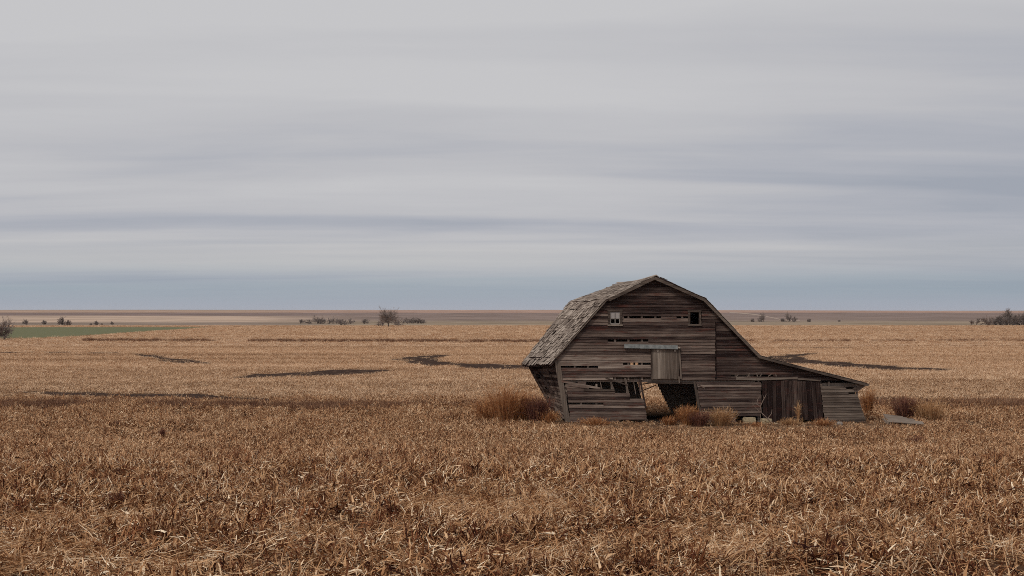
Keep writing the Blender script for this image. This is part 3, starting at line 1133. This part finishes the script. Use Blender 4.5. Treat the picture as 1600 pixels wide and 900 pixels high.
def tuft(seed, m, kind):
    B = Blades(seed)
    R = B.R
    U = R.uniform
    if kind == 'stub':
        for _ in range(R.randint(2, 4)):
            a = (U(-.16, .16), U(-.16, .16), 0)
            hgt = U(.08, .28)
            tilt = R.gauss(0, .3)
            top = (a[0] + hgt * tilt, a[1] + hgt * R.gauss(0, .3), hgt)
            tn = U(.05, .7)
            B.stalk(a, top, U(.007, .013), tn)
            for _ in range(R.randint(3, 6)):
                f = U(.1, 1.0)
                q = tuple(np.array(a) + (np.array(top) - np.array(a)) * f)
                B.leaf(q, U(0, 6.28), U(.08, .30), U(-0.6, 1.2), U(.2, 2.4), U(.012, .032), R.betavariate(1.0, 1.4), 3)
        for _ in range(R.randint(8, 13)):
            B.leaf((U(-.28, .28), U(-.28, .28), U(.0, .12)), U(0, 6.28), U(.08, .30), U(-.3, .8), U(.0, 1.4), U(.010, .028), R.betavariate(1.1, 1.4), 2)
    elif kind == 'chip':                       # broken leaf pieces, crumpled, lying over one another
        for _ in range(30):
            B.leaf((U(-.36, .36), U(-.36, .36), U(.0, .20) * U(.3, 1)), U(0, 6.28), U(.07, .24), U(-.7, .9), U(-.8, 1.6), U(.014, .042), R.betavariate(1.0, 1.4), 2)
        for _ in range(3):
            a = (U(-.25, .25), U(-.25, .25), 0)
            B.stalk(a, (a[0] + U(-.1, .1), a[1] + U(-.1, .1), U(.08, .24)), U(.007, .013), U(.05, .6))
    elif kind == 'upright':                    # broken stalks standing close together
        for _ in range(R.randint(6, 10)):
            a = (R.gauss(0, .10), R.gauss(0, .10), 0)
            hgt = U(.16, .40)
            top = (a[0] + hgt * R.gauss(0, .18), a[1] + hgt * R.gauss(0, .18), hgt)
            tn = U(.05, .75)
            B.stalk(a, top, U(.008, .014), tn)
            for _ in range(R.randint(2, 4)):
                f = U(.2, 1.0)
                q = tuple(np.array(a) + (np.array(top) - np.array(a)) * f)
                B.leaf(q, U(0, 6.28), U(.08, .26), U(-1.0, 1.2), U(.2, 2.0), U(.012, .03), R.betavariate(1.2, 1.6), 3)
    elif kind == 'litter':
        for _ in range(30):
            B.leaf((U(-.4, .4), U(-.4, .4), U(.01, .06)), U(-0.6, .6) + R.choice((0, pi)), U(.12, .5), U(-.1, .25), U(-.2, .4), U(.006, .016),
                   0.30 + 0.6 * R.betavariate(2, 1.6), 2)
        for _ in range(8):
            B.leaf((U(-.4, .4), U(-.4, .4), U(.01, .06)), U(0, 6.28), U(.12, .35), U(0, .9), U(.0, .8), U(.006, .016), 0.25 + 0.6 * R.random(), 2)
    elif kind == 'swoop':
        az = 0.0
        for _ in range(34):
            B.leaf((U(-.22, .22), U(-.22, .22), 0), az + R.gauss(0, .5), U(.2, .55), U(.5, 1.4), U(.8, 1.9), U(.006, .014), R.betavariate(1.5, 2), 4)
    elif kind == 'wide':
        for _ in range(44):
            B.leaf((U(-.6, .6), U(-.6, .6), U(0, .08)), U(0, 6.28), U(.18, .45), U(.0, 1.4), U(.2, 1.8), U(.014, .034), R.betavariate(1.5, 1.7), 2)
    elif kind == 'weed':
        for _ in range(46):
            B.leaf((U(-.4, .4), U(-.4, .4), 0), U(0, 6.28), U(.3, .75), U(.8, 1.5), U(.1, 1.0), U(.012, .03), R.betavariate(1.6, 2.4), 3)
    return B.build('dry_tuft', m)


def collection(names, m, base):
    col = bpy.data.collections.new('tufts')
    for i, kd in enumerate(names):
        o = tuft(base + i, m, kd)
        o.name = 'tuft_%02d' % i
        col.objects.link(o)
    return col


def vnoise(X, Y, s, seed):
    r = np.random.default_rng(seed)
    G = r.random((256, 256))
    x, y = X / s + 300, Y / s + 300
    xi, yi = np.floor(x).astype(int), np.floor(y).astype(int)
    fx_, fy_ = x - xi, y - yi
    fx_, fy_ = fx_ * fx_ * (3 - 2 * fx_), fy_ * fy_ * (3 - 2 * fy_)
    g = lambda a, b: G[a % 256, b % 256]
    return (g(xi, yi) * (1 - fx_) + g(xi + 1, yi) * fx_) * (1 - fy_) + (g(xi, yi + 1) * (1 - fx_) + g(xi + 1, yi + 1) * fx_) * fy_


def scatter(name, X, Y, vi, scl, col, ncol, label, cat, tilt=0.12, rz=None, zs=None):
    k = len(X)
    me = bpy.data.meshes.new(name)
    me.vertices.add(k)
    Z = tz(X, Y) - 0.005
    me.vertices.foreach_set('co', np.stack([X, Y, Z], 1).astype(np.float32).ravel())
    a = me.attributes.new('vi', 'INT', 'POINT')
    a.data.foreach_set('value', vi.astype(np.int32))
    a = me.attributes.new('rot', 'FLOAT_VECTOR', 'POINT')
    rz = rng.uniform(0, 2 * pi, k) if rz is None else rz
    a.data.foreach_set('vector', np.stack([rng.normal(0, tilt, k), rng.normal(0, tilt, k), rz], 1).astype(np.float32).ravel())
    a = me.attributes.new('scl', 'FLOAT_VECTOR', 'POINT')
    zz_ = scl * (rng.uniform(0.8, 1.25, k) if zs is None else zs)
    a.data.foreach_set('vector', np.stack([scl, scl, zz_], 1).astype(np.float32).ravel())
    o = bpy.data.objects.new(name, me)
    C.objects.link(o)
    tag(o, label, cat, kind='stuff')
    ng = bpy.data.node_groups.new(name, 'GeometryNodeTree')
    ng.interface.new_socket('Geometry', in_out='INPUT', socket_type='NodeSocketGeometry')
    ng.interface.new_socket('Geometry', in_out='OUTPUT', socket_type='NodeSocketGeometry')
    gi, go = ng.nodes.new('NodeGroupInput'), ng.nodes.new('NodeGroupOutput')
    ip = ng.nodes.new('GeometryNodeInstanceOnPoints')
    ci = ng.nodes.new('GeometryNodeCollectionInfo')
    ci.inputs['Collection'].default_value = col
    ci.inputs['Separate Children'].default_value = True
    ci.inputs['Reset Children'].default_value = True
    ip.inputs['Pick Instance'].default_value = True

    def named(nm, typ):
        q = ng.nodes.new('GeometryNodeInputNamedAttribute')
        q.data_type = typ
        q.inputs['Name'].default_value = nm
        return [s for s in q.outputs if s.enabled and s.name == 'Attribute'][0]
    L = ng.links.new
    L(gi.outputs[0], ip.inputs['Points'])
    L(ci.outputs[0], ip.inputs['Instance'])
    L(named('vi', 'INT'), ip.inputs['Instance Index'])
    L(named('rot', 'FLOAT_VECTOR'), ip.inputs['Rotation'])
    L(named('scl', 'FLOAT_VECTOR'), ip.inputs['Scale'])
    L(ip.outputs[0], go.inputs[0])
    md = o.modifiers.new('scatter', 'NODES')
    md.node_group = ng
    return o


def field(d0, d1, dens, spread=0.40, pad=5.0):
    """random points over the strip of field between two distances"""
    area = (spread * (d0 + d1) + 2 * pad) * (d1 - d0)
    k = int(area * dens)
    u_ = rng.random(k)
    Y = np.sqrt(d0 * d0 + u_ * (d1 * d1 - d0 * d0))
    X = rng.uniform(-1, 1, k) * (spread * Y + pad)
    return X, Y


def clear_of(X, Y, soil=True, green=True):
    ok = ~inside(FOOT, X, Y)
    if soil:
        for q in SOIL:
            ok &= ~(inside(q, X, Y) & (vnoise(X, Y, 2.2, 31) + rng.random(len(X)) * 0.3 < 1.14))
    if green:
        ok &= ~inside(GREEN, X, Y)
    return ok


BARE = [(*hit(740, 800)[:2], 1.5, 2.4, 0.55), (*hit(835, 790)[:2], 0.7, 1.6, 0.5), (*hit(800, 880)[:2], 1.2, 1.2, 0.5), (*hit(40, 870)[:2], 1.2, 1.2, 0.45),
        (*hit(165, 705)[:2], 1.2, 1.5, 0.4)]


def barepatch(X, Y):
    """thin spots in the crop residue, where flattened straw lies open"""
    q = vnoise(X, Y, 3.2, 5) * 0.6 + vnoise(X, Y, 1.3, 6) * 0.4
    px = 800 + X / Y * FPX
    hole = 0
    for bx_, by_, rx_, ry_, a_ in BARE:
        hole = hole + a_ * np.exp(-(((X - bx_) / rx_) ** 2 + ((Y - by_) / ry_) ** 2))
    return q - hole


near_col = collection(['stub'] * 4 + ['chip'] * 3 + ['swoop'] * 2 + ['litter'] * 3, M_STRAW, 100)
mid_col = collection(['stub'] * 4 + ['chip'] * 4, M_STRAWM, 200)
far_col = collection(['wide'] * 6, M_STRAWF, 300)
strip_col = collection(['weed'] * 5, M_STRIP, 400)

# near field: stalk stubs, arching leaves and flat litter
X, Y = field(15, 46, 22)
ok = clear_of(X, Y)
X, Y = X[ok], Y[ok]
bp = barepatch(X, Y)
lit = rng.random(len(X)) < np.where(bp < 0.24, 0.93, np.where(bp < 0.38, 0.5, 0.2))
vi = np.where(lit, rng.integers(9, 12, len(X)), np.where(rng.random(len(X)) < 0.2, rng.integers(7, 9, len(X)), rng.integers(0, 7, len(X))))
rz = rng.uniform(0, 2 * pi, len(X))
rz = np.where(vi >= 9, rng.normal(0, 0.5, len(X)), rz)
gapn = vnoise(X, Y, 0.85, 9)
keep = (gapn > 0.42) | (rng.random(len(X)) < 0.16) | (bp < 0.33)
X, Y, vi, rz, bp = X[keep], Y[keep], vi[keep], rz[keep], bp[keep]
sc_ = 0.80 + 0.90 * np.clip(bp, 0.2, 0.8) + rng.normal(0, 0.12, len(X))
scatter('crop_stubble', X, Y, vi, np.clip(sc_, 0.5, 1.8), near_col, 12, 'tangled dry brown crop stubble and straw covering the near field', 'stubble', 0.15, rz)
red_col = collection(['upright'] * 4 + ['swoop'] * 2, M_REDST, 500)
X, Y = field(15, 52, 1.5)
q_ = vnoise(X, Y, 2.4, 41) * 0.6 + vnoise(X, Y, 0.9, 42) * 0.4
ok = (q_ > 0.52) & (barepatch(X, Y) > 0.36)
X, Y = X[ok], Y[ok]
scatter('stalk_clump', X, Y, rng.integers(0, 6, len(X)), rng.uniform(0.7, 1.25, len(X)), red_col, 6, 'reddish brown broken stalk clumps among the near stubble', 'stubble', 0.2)
X, Y = field(46, 98, 14)
ok = clear_of(X, Y)
X, Y = X[ok], Y[ok]
bp = barepatch(X, Y)
vi = np.where(rng.random(len(X)) < 0.6, rng.integers(0, 4, len(X)), rng.integers(4, 8, len(X)))
keep = (vnoise(X, Y, 1.2, 9) > 0.28) | (rng.random(len(X)) < 0.3)
nearb = ((X > 2) & (X < 22) & (Y > 74.5) & (Y < 79))
keep &= ~(nearb & (rng.random(len(X)) < 0.3))
X, Y, vi, bp = X[keep], Y[keep], vi[keep], bp[keep]
lowb = np.where((X > 2) & (X < 22) & (Y > 72) & (Y < 79), 0.55, 1.0)
scatter('crop_stubble', X, Y, vi, lowb * np.clip(0.6 + 0.8 * np.clip(bp, .2, .8) + rng.normal(0, .13, len(X)), .4, 1.5), mid_col, 8,
        'dry brown crop stubble around the foot of the barn', 'stubble')
X, Y = field(96, 165, 3.0)
ok = clear_of(X, Y) & (rng.random(len(X)) < 1 - sstep(96, 165, Y))
X, Y = X[ok], Y[ok]
scatter('crop_stubble', X, Y, rng.integers(0, 8, len(X)), rng.uniform(0.6, 1.1, len(X)), mid_col, 8, 'brown stubble thinning out behind the barn', 'stubble', zs=rng.uniform(.6, .9, len(X)))
# second field, paler and shorter
X, Y = field(94, 240, 4.2)
ok = clear_of(X, Y)
X, Y = X[ok], Y[ok]
scatter('field_stubble', X, Y, rng.integers(0, 6, len(X)), rng.uniform(0.65, 1.15, len(X)), far_col, 6, 'pale tan stubble of the field behind the barn', 'stubble', zs=rng.uniform(.4, .75, len(X)))
X, Y = field(240, 590, 0.55)
ok = clear_of(X, Y)
X, Y = X[ok], Y[ok]
scatter('field_stubble', X, Y, rng.integers(0, 6, len(X)), rng.uniform(1.2, 2.0, len(X)), far_col, 6, 'fine pale stubble of the far field below the trees', 'stubble', zs=rng.uniform(.25, .45, len(X)))


# strips of tall weeds along the field edges
def strip(px0, px1, py, dy, dens, smin, smax, label, gate=0.0, seed=3):
    k = int(dens)
    P_ = []
    px = rng.uniform(px0, px1, k)
    ww = rng.normal(0, 1, k) * dy
    yy_ = np.interp(px, [q[0] for q in py], [q[1] for q in py]) + ww
    D = (CH) * FPX / (yy_ - HZ)
    X = (px - 800) / FPX * D
    ok = ~inside(FOOT, X, D)
    if gate:
        ok &= vnoise(X, D * 0.3, 5.0, seed) > gate
    X, D = X[ok], D[ok]
    scatter('dry_weeds', X, D, rng.integers(0, 5, len(X)), rng.uniform(smin, smax, len(X)), strip_col, 5, label, 'weeds')


strip(-150, 860, [(-150, 634), (0, 634), (420, 637), (860, 638)], 2.8, 2600, 0.3, 0.75, 'low dark brown weeds along the field edge left of the barn', 0.42)
strip(1335, 1760, [(1335, 634), (1760, 632)], 2.8, 1300, 0.3, 0.7, 'low dark brown weeds along the field edge right of the barn', 0.36)
strip(130, 860, [(130, 533), (860, 534.5)], 0.35, 1900, 0.5, 1.15, 'thin line of dark weeds across the far field left of the barn', 0.12)
strip(1150, 1720, [(1150, 533.5), (1720, 532.5)], 0.4, 900, 0.4, 0.9, 'thin line of dark weeds across the far field right of the barn', 0.3)


# ------------------------------------------------------------------ bushes and weeds that stand on their own
def bush(name, px, py, wpx, hpx, m, label, cat='weed', group=None, seed=0, nstem=240, up=0.9, wleaf=0.016, Y=None):
    nstem = int(nstem * 1.5)
    x, y, z = hit(px, py)
    if Y is not None:
        x, y = (px - 800) / FPX * Y, Y
        z = float(tz(x, y))
    k = y / FPX
    rad, hh = wpx * k / 2, hpx * k
    B = Blades(seed)
    R = B.R
    for i in range(nstem):
        az = R.uniform(0, 6.28)
        e = R.random() ** 0.6
        ln = hh * R.uniform(0.55, 1.05)
        q0 = (rad * 0.6 * e * cos(az) * R.uniform(0.3, 1), rad * 0.45 * e * sin(az) * R.uniform(.3, 1), 0)
        spread = math.atan2(rad * e * 0.75, hh * up)
        el = pi / 2 - spread * R.uniform(0.4, 1.2)
        tn_ = R.betavariate(2, 2)
        B.leaf(q0, az, ln, el, R.uniform(-0.2, 0.5), wleaf * R.uniform(.7, 1.5), tn_, 4)
        for _ in range(4):                      # side twigs
            f = R.uniform(0.3, 0.95)
            q = (q0[0] + ln * f * cos(el) * cos(az), q0[1] + ln * f * cos(el) * sin(az), ln * f * sin(el))
            B.leaf(q, az + R.uniform(-1.6, 1.6), ln * R.uniform(.12, .3), R.uniform(0.1, 1.4), R.uniform(-.3, .8), wleaf * 0.9, min(1, tn_ + R.uniform(-.15, .25)), 2)
    o = B.build(name, m, True)
    o.location = (x, y, z - 0.02)
    tag(o, label, cat, group)
    return o


bush('dry_grass', 790, 660, 92, 60, M_WEEDB, 'tall rusty dry grass clump standing left of the barn', 'grass', seed=21, nstem=330, wleaf=0.014)
bush('dry_grass', 760, 657, 66, 36, M_WEEDB, 'low rusty weed patch beside the tall rusty grass', 'weed', seed=22, nstem=200)
bush('weed_bush', 840, 661, 56, 42, M_WEEDD, 'dark purple brown weed bush against the barn\'s leaning side wall', 'bush', seed=23, nstem=330)
bush('weed_bush', 814, 659, 66, 52, M_WEEDB, 'rusty weed bush between tall grass and dark weed bush', 'bush', seed=24, nstem=240)
bush('weed_bush', 858, 662, 44, 22, M_WEEDB, 'small rusty weed bush at the foot of the barn\'s corner post', 'bush', seed=25, nstem=180)
bush('weed_bush', 1074, 664, 50, 32, M_WEEDB, 'rust red weed bush in front of the barn\'s dark doorway', 'bush', seed=26, nstem=300)
bush('weed_bush', 1094, 666, 46, 24, M_WEEDD, 'dark weed bush at the foot of the doorway post', 'bush', seed=27, nstem=200)
bush('weed_bush', 1126, 665, 62, 30, M_WEEDT, 'tan feathery weed bush in front of the grey siding by the doorway', 'bush', seed=28, nstem=260)
bush('weed_bush', 1046, 664, 36, 15, M_WEEDB, 'low rusty weeds in the barn\'s doorway', 'weed', seed=29, nstem=140)
bush('dry_grass', 1236, 664, 60, 13, M_WEEDT, 'tan grass tuft in front of the upright plank door', 'grass', seed=30, nstem=170)
bush('dry_grass', 1247, 661, 9, 36, M_WEEDT, 'single tall tan grass stalk against the plank door', 'grass', seed=31, nstem=26)
bush('dry_grass', 1286, 666, 50, 14, M_WEEDB, 'rusty grass tuft between plank door and grey shed wall', 'grass', seed=32, nstem=150)
bush('weed_bush', 1357, 661, 22, 44, M_WEEDB, 'upright rust red weed at the right end of the shed', 'weed', seed=33, nstem=170, Y=82)
bush('weed_bush', 1414, 660, 50, 36, M_WEEDD, 'dark purple brown weed bush behind the fallen grey boards', 'bush', seed=34, nstem=340, Y=79.5)
bush('weed_bush', 1452, 661, 66, 34, M_WEEDT, 'tan brown feathery weed bush right of the fallen boards', 'bush', seed=35, nstem=300, Y=79)
bush('dry_grass', 930, 664, 80, 15, M_WEEDB, 'low rusty grass along the foot of the broken wall', 'grass', seed=36, nstem=200)
bush('dry_grass', 1180, 668, 40, 10, M_WEEDB, 'short rusty grass around the limestone blocks', 'grass', seed=37, nstem=120)
for i, (px, py, w, h) in enumerate([(183, 669, 13, 13), (253, 685, 15, 17), (191, 732, 24, 18), (399, 718, 12, 14), (183, 800, 26, 34),
                                    (1395, 782, 26, 16), (1430, 695, 40, 16), (1580, 775, 34, 20), (486, 760, 20, 22)]):
    bush('field_weed', px, py, w, h, M_WEEDD, 'small dark brown weed growing alone in the stubble', 'weed', 'lone weeds in the stubble', 60 + i, 70, wleaf=0.012)


# ------------------------------------------------------------------ bare trees
def bare_tree(seed, h, w, stems=1, depth=5, lean=0.0, low=0.25, rmin=0.03):
    """trunk and branch solids for a leafless tree filling a rounded crown of height h and width w"""
    R = random.Random(seed)
    T, Bq = MB(), MB()
    wob = lambda s_: np.array([R.gauss(0, 1) for _ in range(3)]) * s_
    c = np.array((lean * h * 0.55, 0, h * ((0.55 if depth >= 6 else 0.58) if stems == 1 else 0.30)))
    rad = np.array((w / 2, w / 2, h - c[2]))
    tips = []
    r0 = max(rmin * 2.2, h * 0.030 / stems ** 0.5)
    for s_ in range(stems):
        az = R.uniform(0, 6.28)
        o = np.array((cos(az), sin(az), 0)) * w * 0.16 * (stems > 1)
        f = 0.62 if stems == 1 else R.uniform(0.4, 0.7)
        top = np.array((o[0] * 1.6 + lean * h * f, o[1] * 1.6, h * f))
        mid = (o + top) / 2 + wob(h * 0.02)
        T.tube([o, mid, top], [r0, r0 * 0.8, r0 * 0.5], 5)
        tips.append((o, mid, top))
    nl = 52 if depth >= 6 else (22 if depth >= 5 else 15)
    for i in range(int(nl * (1 + 0.35 * (stems - 1)))):
        o, mid, top = R.choice(tips)
        f = R.uniform(low, 1.0) if stems == 1 else R.uniform(0.05, 1.0)
        p = o + (mid - o) * f * 2 if f < 0.5 else mid + (top - mid) * (f - 0.5) * 2
        while True:
            d = np.array((R.uniform(-1, 1), R.uniform(-1, 1), R.uniform(-0.75 if stems == 1 else -0.3, 1)))
            if 0.3 < np.linalg.norm(d) <= 1:
                break
        d = d / np.linalg.norm(d) * R.uniform(0.55, 0.9)
        e = c + d * rad
        e[2] = max(e[2], p[2] * 0.9 + 0.05 * h if stems == 1 else 0.06 * h)
        m1 = p + (e - p) * 0.5 + np.array((0, 0, -0.03 * h)) + wob(h * 0.025)
        ra = max(rmin, r0 * 0.42)
        Bq.tube([p, m1, e], [ra, max(rmin, ra * 0.7), rmin], 3)
        for b in range(9 if depth >= 5 else 6):
            g = R.uniform(0.25, 1.0)
            q = p + (m1 - p) * g * 2 if g < 0.5 else m1 + (e - m1) * (g - 0.5) * 2
            dv = (e - p) / (np.linalg.norm(e - p) + 1e-6) * 0.6 + wob(0.55) + np.array((0, 0, 0.35))
            q2 = q + dv * h * R.uniform(0.08, 0.17)
            Bq.tube([q, q2], [max(rmin * 0.9, ra * 0.4), rmin * 0.6], 3)
            for _ in range(6 if depth >= 6 else 4):
                q3 = q + (q2 - q) * R.uniform(0.4, 1.0)
                Bq.tube([q3, q3 + (dv + wob(0.6)) * h * R.uniform(0.04, 0.09)], [rmin * 0.6, rmin * 0.4], 3)
    return T, Bq


def plant_tree(name, px, py, hpx, wpx, label, cat, group, seed, stems=1, depth=5, lean=0.0, rm=0.00022, low=0.25):
    x, y, z = hit(px, py)
    k = y / FPX
    T, Bq = bare_tree(seed, hpx * k, wpx * k, stems, depth, lean, low, rm * y * 0.40)
    e = empty(name, (x, y, z - 0.05), label, cat, group)
    T.build('trunk', M_BARK, e)
    Bq.build('crown', M_TWIG, e)
    return e


plant_tree('bare_tree', 607, 511, 31, 40, 'big bare tree with a round leafless crown beyond the stubble field', 'tree', None, 3, 1, 6, 0.0, 0.00015, 0.28)
plant_tree('bare_bush', 594, 510, 11, 20, 'low bare bush at the left foot of the big bare tree', 'bush', None, 5, 3, 4)
plant_tree('bare_bush', 622, 509, 14, 20, 'bare bush at the right foot of the big bare tree', 'bush', None, 6, 3, 4)
sh = [(472, 505.5, 8, 10, 2), (482, 506, 8, 10, 2), (493, 506, 13, 15, 3), (504, 506, 12, 12, 3), (518, 506, 11, 11, 3), (528, 505.5, 9, 10, 2), (535, 508, 13, 15, 4),
      (549, 506, 9, 12, 2), (571, 506, 10, 12, 4)]
for i, (a, b, c, d, e) in enumerate(sh):
    plant_tree('bare_bush', a, b, c, d * 1.45, 'leafless thicket bush in the row left of the big bare tree', 'bush', 'bare bushes left of the big tree', 30 + i, e, 4)
for i, (a, b, c, d, e) in enumerate([(634, 506, 12, 12, 2), (643, 505.5, 11, 12, 4), (651, 505.5, 11, 13, 4), (660, 505.5, 9, 12, 4)]):
    plant_tree('bare_bush', a, b, c, d * 1.35, 'leafless bush in the clump right of the big bare tree', 'bush', 'bare bushes right of the big tree', 50 + i, e, 4)
plant_tree('bare_bush', 2, 531, 38, 44, 'large dark bare bush at the near edge of the green field', 'bush', None, 70, 5, 5, 0.0, 0.0003)
for (a, b, c, d, e, lb) in [(39, 508, 11, 10, 2, 'small spindly bare bush in the pale pasture, first beyond the large dark bush'),
                            (69, 507, 7, 9, 4, 'low round dark bush in the pasture beyond the green field'),
                            (95.5, 508, 14, 14, 4, 'tall dark bush, the larger of a pair beyond the green field'),
                            (106.5, 508.5, 9, 12, 4, 'short dark bush leaning on a taller dark bush'),
                            (150.5, 507.5, 7, 9, 4, 'round reddish dark bush standing alone in the pale pasture'),
                            (159, 507.5, 3, 4, 3, 'tiny dark bush beside the round reddish bush'),
                            (142, 507.5, 3, 5, 3, 'tiny low bush in the pasture before the round reddish bush'),
                            (175, 507, 5, 6, 4, 'small dark bush at the far end of the pasture bushes')]:
    plant_tree('pasture_bush', a, b, c, d, lb, 'bush', None, int(a) + 200, e, 4, 0, 0.0003)
for (a, b, c, d, e, lb) in [(1176, 503, 6, 9, 4, 'low dark bush behind the barn roof on the far hillside'),
                            (1190, 503, 15, 15, 3, 'open bare tree on the hillside behind the barn roof'),
                            (1223, 503, 8, 7, 4, 'narrow dark bush left of the tall hillside tree'),
                            (1231, 503, 16, 13, 2, 'tall thin bare tree on the hillside right of the barn'),
                            (1241, 503, 11, 10, 2, 'thin bare tree beside the tall hillside tree'),
                            (1264, 503, 6, 7, 4, 'small round dark bush on the hillside, the last before the open slope'),
                            (1311.5, 502.5, 3, 6, 4, 'tiny dark bush alone on the open hillside slope')]:
    plant_tree('hillside_tree', a, b, c, d, lb, 'tree' if 'tree on' in lb or 'tree beside' in lb else 'bush', None, int(a) + 400, e, 4, 0, 0.0002)
for i, (a, c, ln) in enumerate([(1517, 10, 0.55), (1525, 12, 0.5)]):
    plant_tree('leaning_tree', a, 508.5, c, 9, ('shorter slim bare tree leaning right, outermost of the grove', 'taller slim bare tree leaning right, next to the forked tree')[i], 'tree', 'leaning trees at the grove\'s end', 600 + i, 1, 4, ln, 0.0003)
plant_tree('grove_tree', 1538, 508.5, 15, 14, 'forked bare tree just before the dense grove', 'tree', None, 640, 2, 4, 0.1, 0.0003, 0.2)
plant_tree('grove_tree', 1547, 508.5, 14, 12, 'bare tree with spreading branches between forked tree and dense grove', 'tree', None, 641, 2, 4, 0.1, 0.0003)
plant_tree('grove_tree', 1574, 508, 26, 12, 'tallest bare tree rising above the dense grove', 'tree', None, 642, 1, 5, 0.0, 0.0003)
R_ = random.Random(5)
for i in range(17):
    a = 1555 + i * 5.3 + R_.uniform(-1, 1)
    plant_tree('grove_tree', a, 507.8 + R_.uniform(-0.5, .4), np.interp(a, [1550, 1575, 1600, 1640], [13, 17, 22, 22]) * R_.uniform(.85, 1.1), 13, 'dark bare tree packed inside the dense grove',
               'tree', 'bare trees of the dense grove', 700 + i, 4, 4, 0.0, 0.00036)

# ------------------------------------------------------------------ small things by the barn
# dead sapling with pale twigs
bx, by = fx(1192), YF - 1.0
st = MB()
st.tube([(bx + 0.35, by, 0.02), (bx - 0.1, by, 0.45), (bx - 0.55, by + 0.1, 0.85)], [0.035, 0.03, 0.012], 5)
br = MB()
for pts in ([(bx - 0.25, by, .58), (bx - 0.3, by, .95), (bx - .12, by, 1.35), (bx - .2, by - .1, 1.6)], [(bx - .28, by, .9), (bx - .5, by, 1.05), (bx - .45, by, 1.3), (bx - .35, by, 1.5)],
            [(bx - .2, by, 1.2), (bx - .05, by, 1.45), (bx + .02, by, 1.62)], [(bx + .1, by, .3), (bx + .3, by, .55), (bx + .32, by, .8)],
            [(bx - .5, by + .1, .8), (bx - .7, by, 1.0), (bx - .72, by, 1.2)], [(bx - .3, by, .5), (bx - .32, by, .1)]):
    br.tube(pts, [0.022] * (len(pts) - 1) + [0.008], 4)
sap = empty('dead_sapling', (bx, by, 0), 'pale crooked dead sapling in front of the shed siding', 'sapling')
st.build('trunk', M_PALETWIG, sap, (bx, by, 0))
br.build('crown', M_PALETWIG, sap, (bx, by, 0))


def rock(name, px, py, sx, sy, sz, m, label, seed, Yd, flat=0.0):
    import bmesh
    R = random.Random(seed)
    bm = bmesh.new()
    bmesh.ops.create_cube(bm, size=1.0)
    bmesh.ops.subdivide_edges(bm, edges=bm.edges[:], cuts=3, use_grid_fill=True)
    for q in bm.verts:
        co = q.co
        L = co.length
        s = 1 - (1 - flat) * 0.35 * (L - 0.5) / 0.37
        q.co = (co * s) + co.normalized() * R.uniform(-.05, .05)
        q.co.x *= sx
        q.co.y *= sy
        q.co.z *= sz
    me = bpy.data.meshes.new(name)
    bm.to_mesh(me)
    bm.free()
    me.materials.append(m)
    o = bpy.data.objects.new(name, me)
    C.objects.link(o)
    X = (px - 800) / FPX * Yd
    o.location = (X, Yd, float(tz(X, Yd)) + sz * 0.42)
    o.rotation_euler = (0, 0, R.uniform(-.3, .3))
    tag(o, label, 'stone')


rock('limestone_block', 1171, 662, 0.66, 0.4, 0.34, M_STONE, 'squared pale limestone block below the gap in the siding', 1, 77.4, 0.8)
rock('limestone_block', 1197, 664, 0.66, 0.4, 0.30, M_STONE, 'rounded pale limestone by the foot of the dead sapling', 2, 77.2, 0.2)
rock('pale_stone', 1312, 668, 0.30, 0.25, 0.24, M_WHITE, 'small whitish stone in front of the grey shed wall', 3, 75.6, 0.2)
# fallen boards at the right end of the shed
fb = empty('fallen_boards', (fx(1398), 76.6, 0), 'fallen panel of weathered grey boards lying on the grass', 'boards')
for i in range(6):
    y0 = 75.9 + i * 0.26
    z0 = 0.12 + i * 0.05
    xa, xb = fx(1371 + i * 1.2) + random.uniform(-.06, .1), fx(1428 - i * 3.0) + random.uniform(-.25, .1)
    q = [(xa, y0, z0 + .05), (xb, y0, z0 - 0.08), (xb, y0 + .245, z0 - .03), (xa, y0 + .245, z0 + .1)]
    o = MB().hexa(q + [(a, b, c + 0.035) for a, b, c in q]).build('plank', M_SIDEG, fb, (fx(1398), 76.6, 0))
    o.color = (0.72, 0, 0, 1)
    bpyfix(o)
MB().beam((fx(1376), 76.7, 0.10), (fx(1376), 77.3, 0.22), .1, .1).beam((fx(1376), 76.0, 0.05), (fx(1376), 76.6, 0.08), .1, .1).build('batten', M_FRAME, fb, (fx(1398), 76.6, 0))

# ------------------------------------------------------------------ haze
hz = MB().box(-6300, 6300, -420, 6800, -9, 14).build('haze', None)
hm = bpy.data.materials.new('thin_haze')
hm.use_nodes = True
hk = N(hm.node_tree)
ho = hk.new('ShaderNodeOutputMaterial')
hv = hk.new('ShaderNodeVolumePrincipled')
hv.inputs['Color'].default_value = (0.88, 0.92, 1.0, 1)
hv.inputs['Density'].default_value = 0.00003
hv.inputs['Anisotropy'].default_value = 0.2
hk.link(hv.outputs[0], ho.inputs['Volume'])
hz.data.materials.append(hm)
hz['kind'] = 'stuff'
bpyfix(hz)
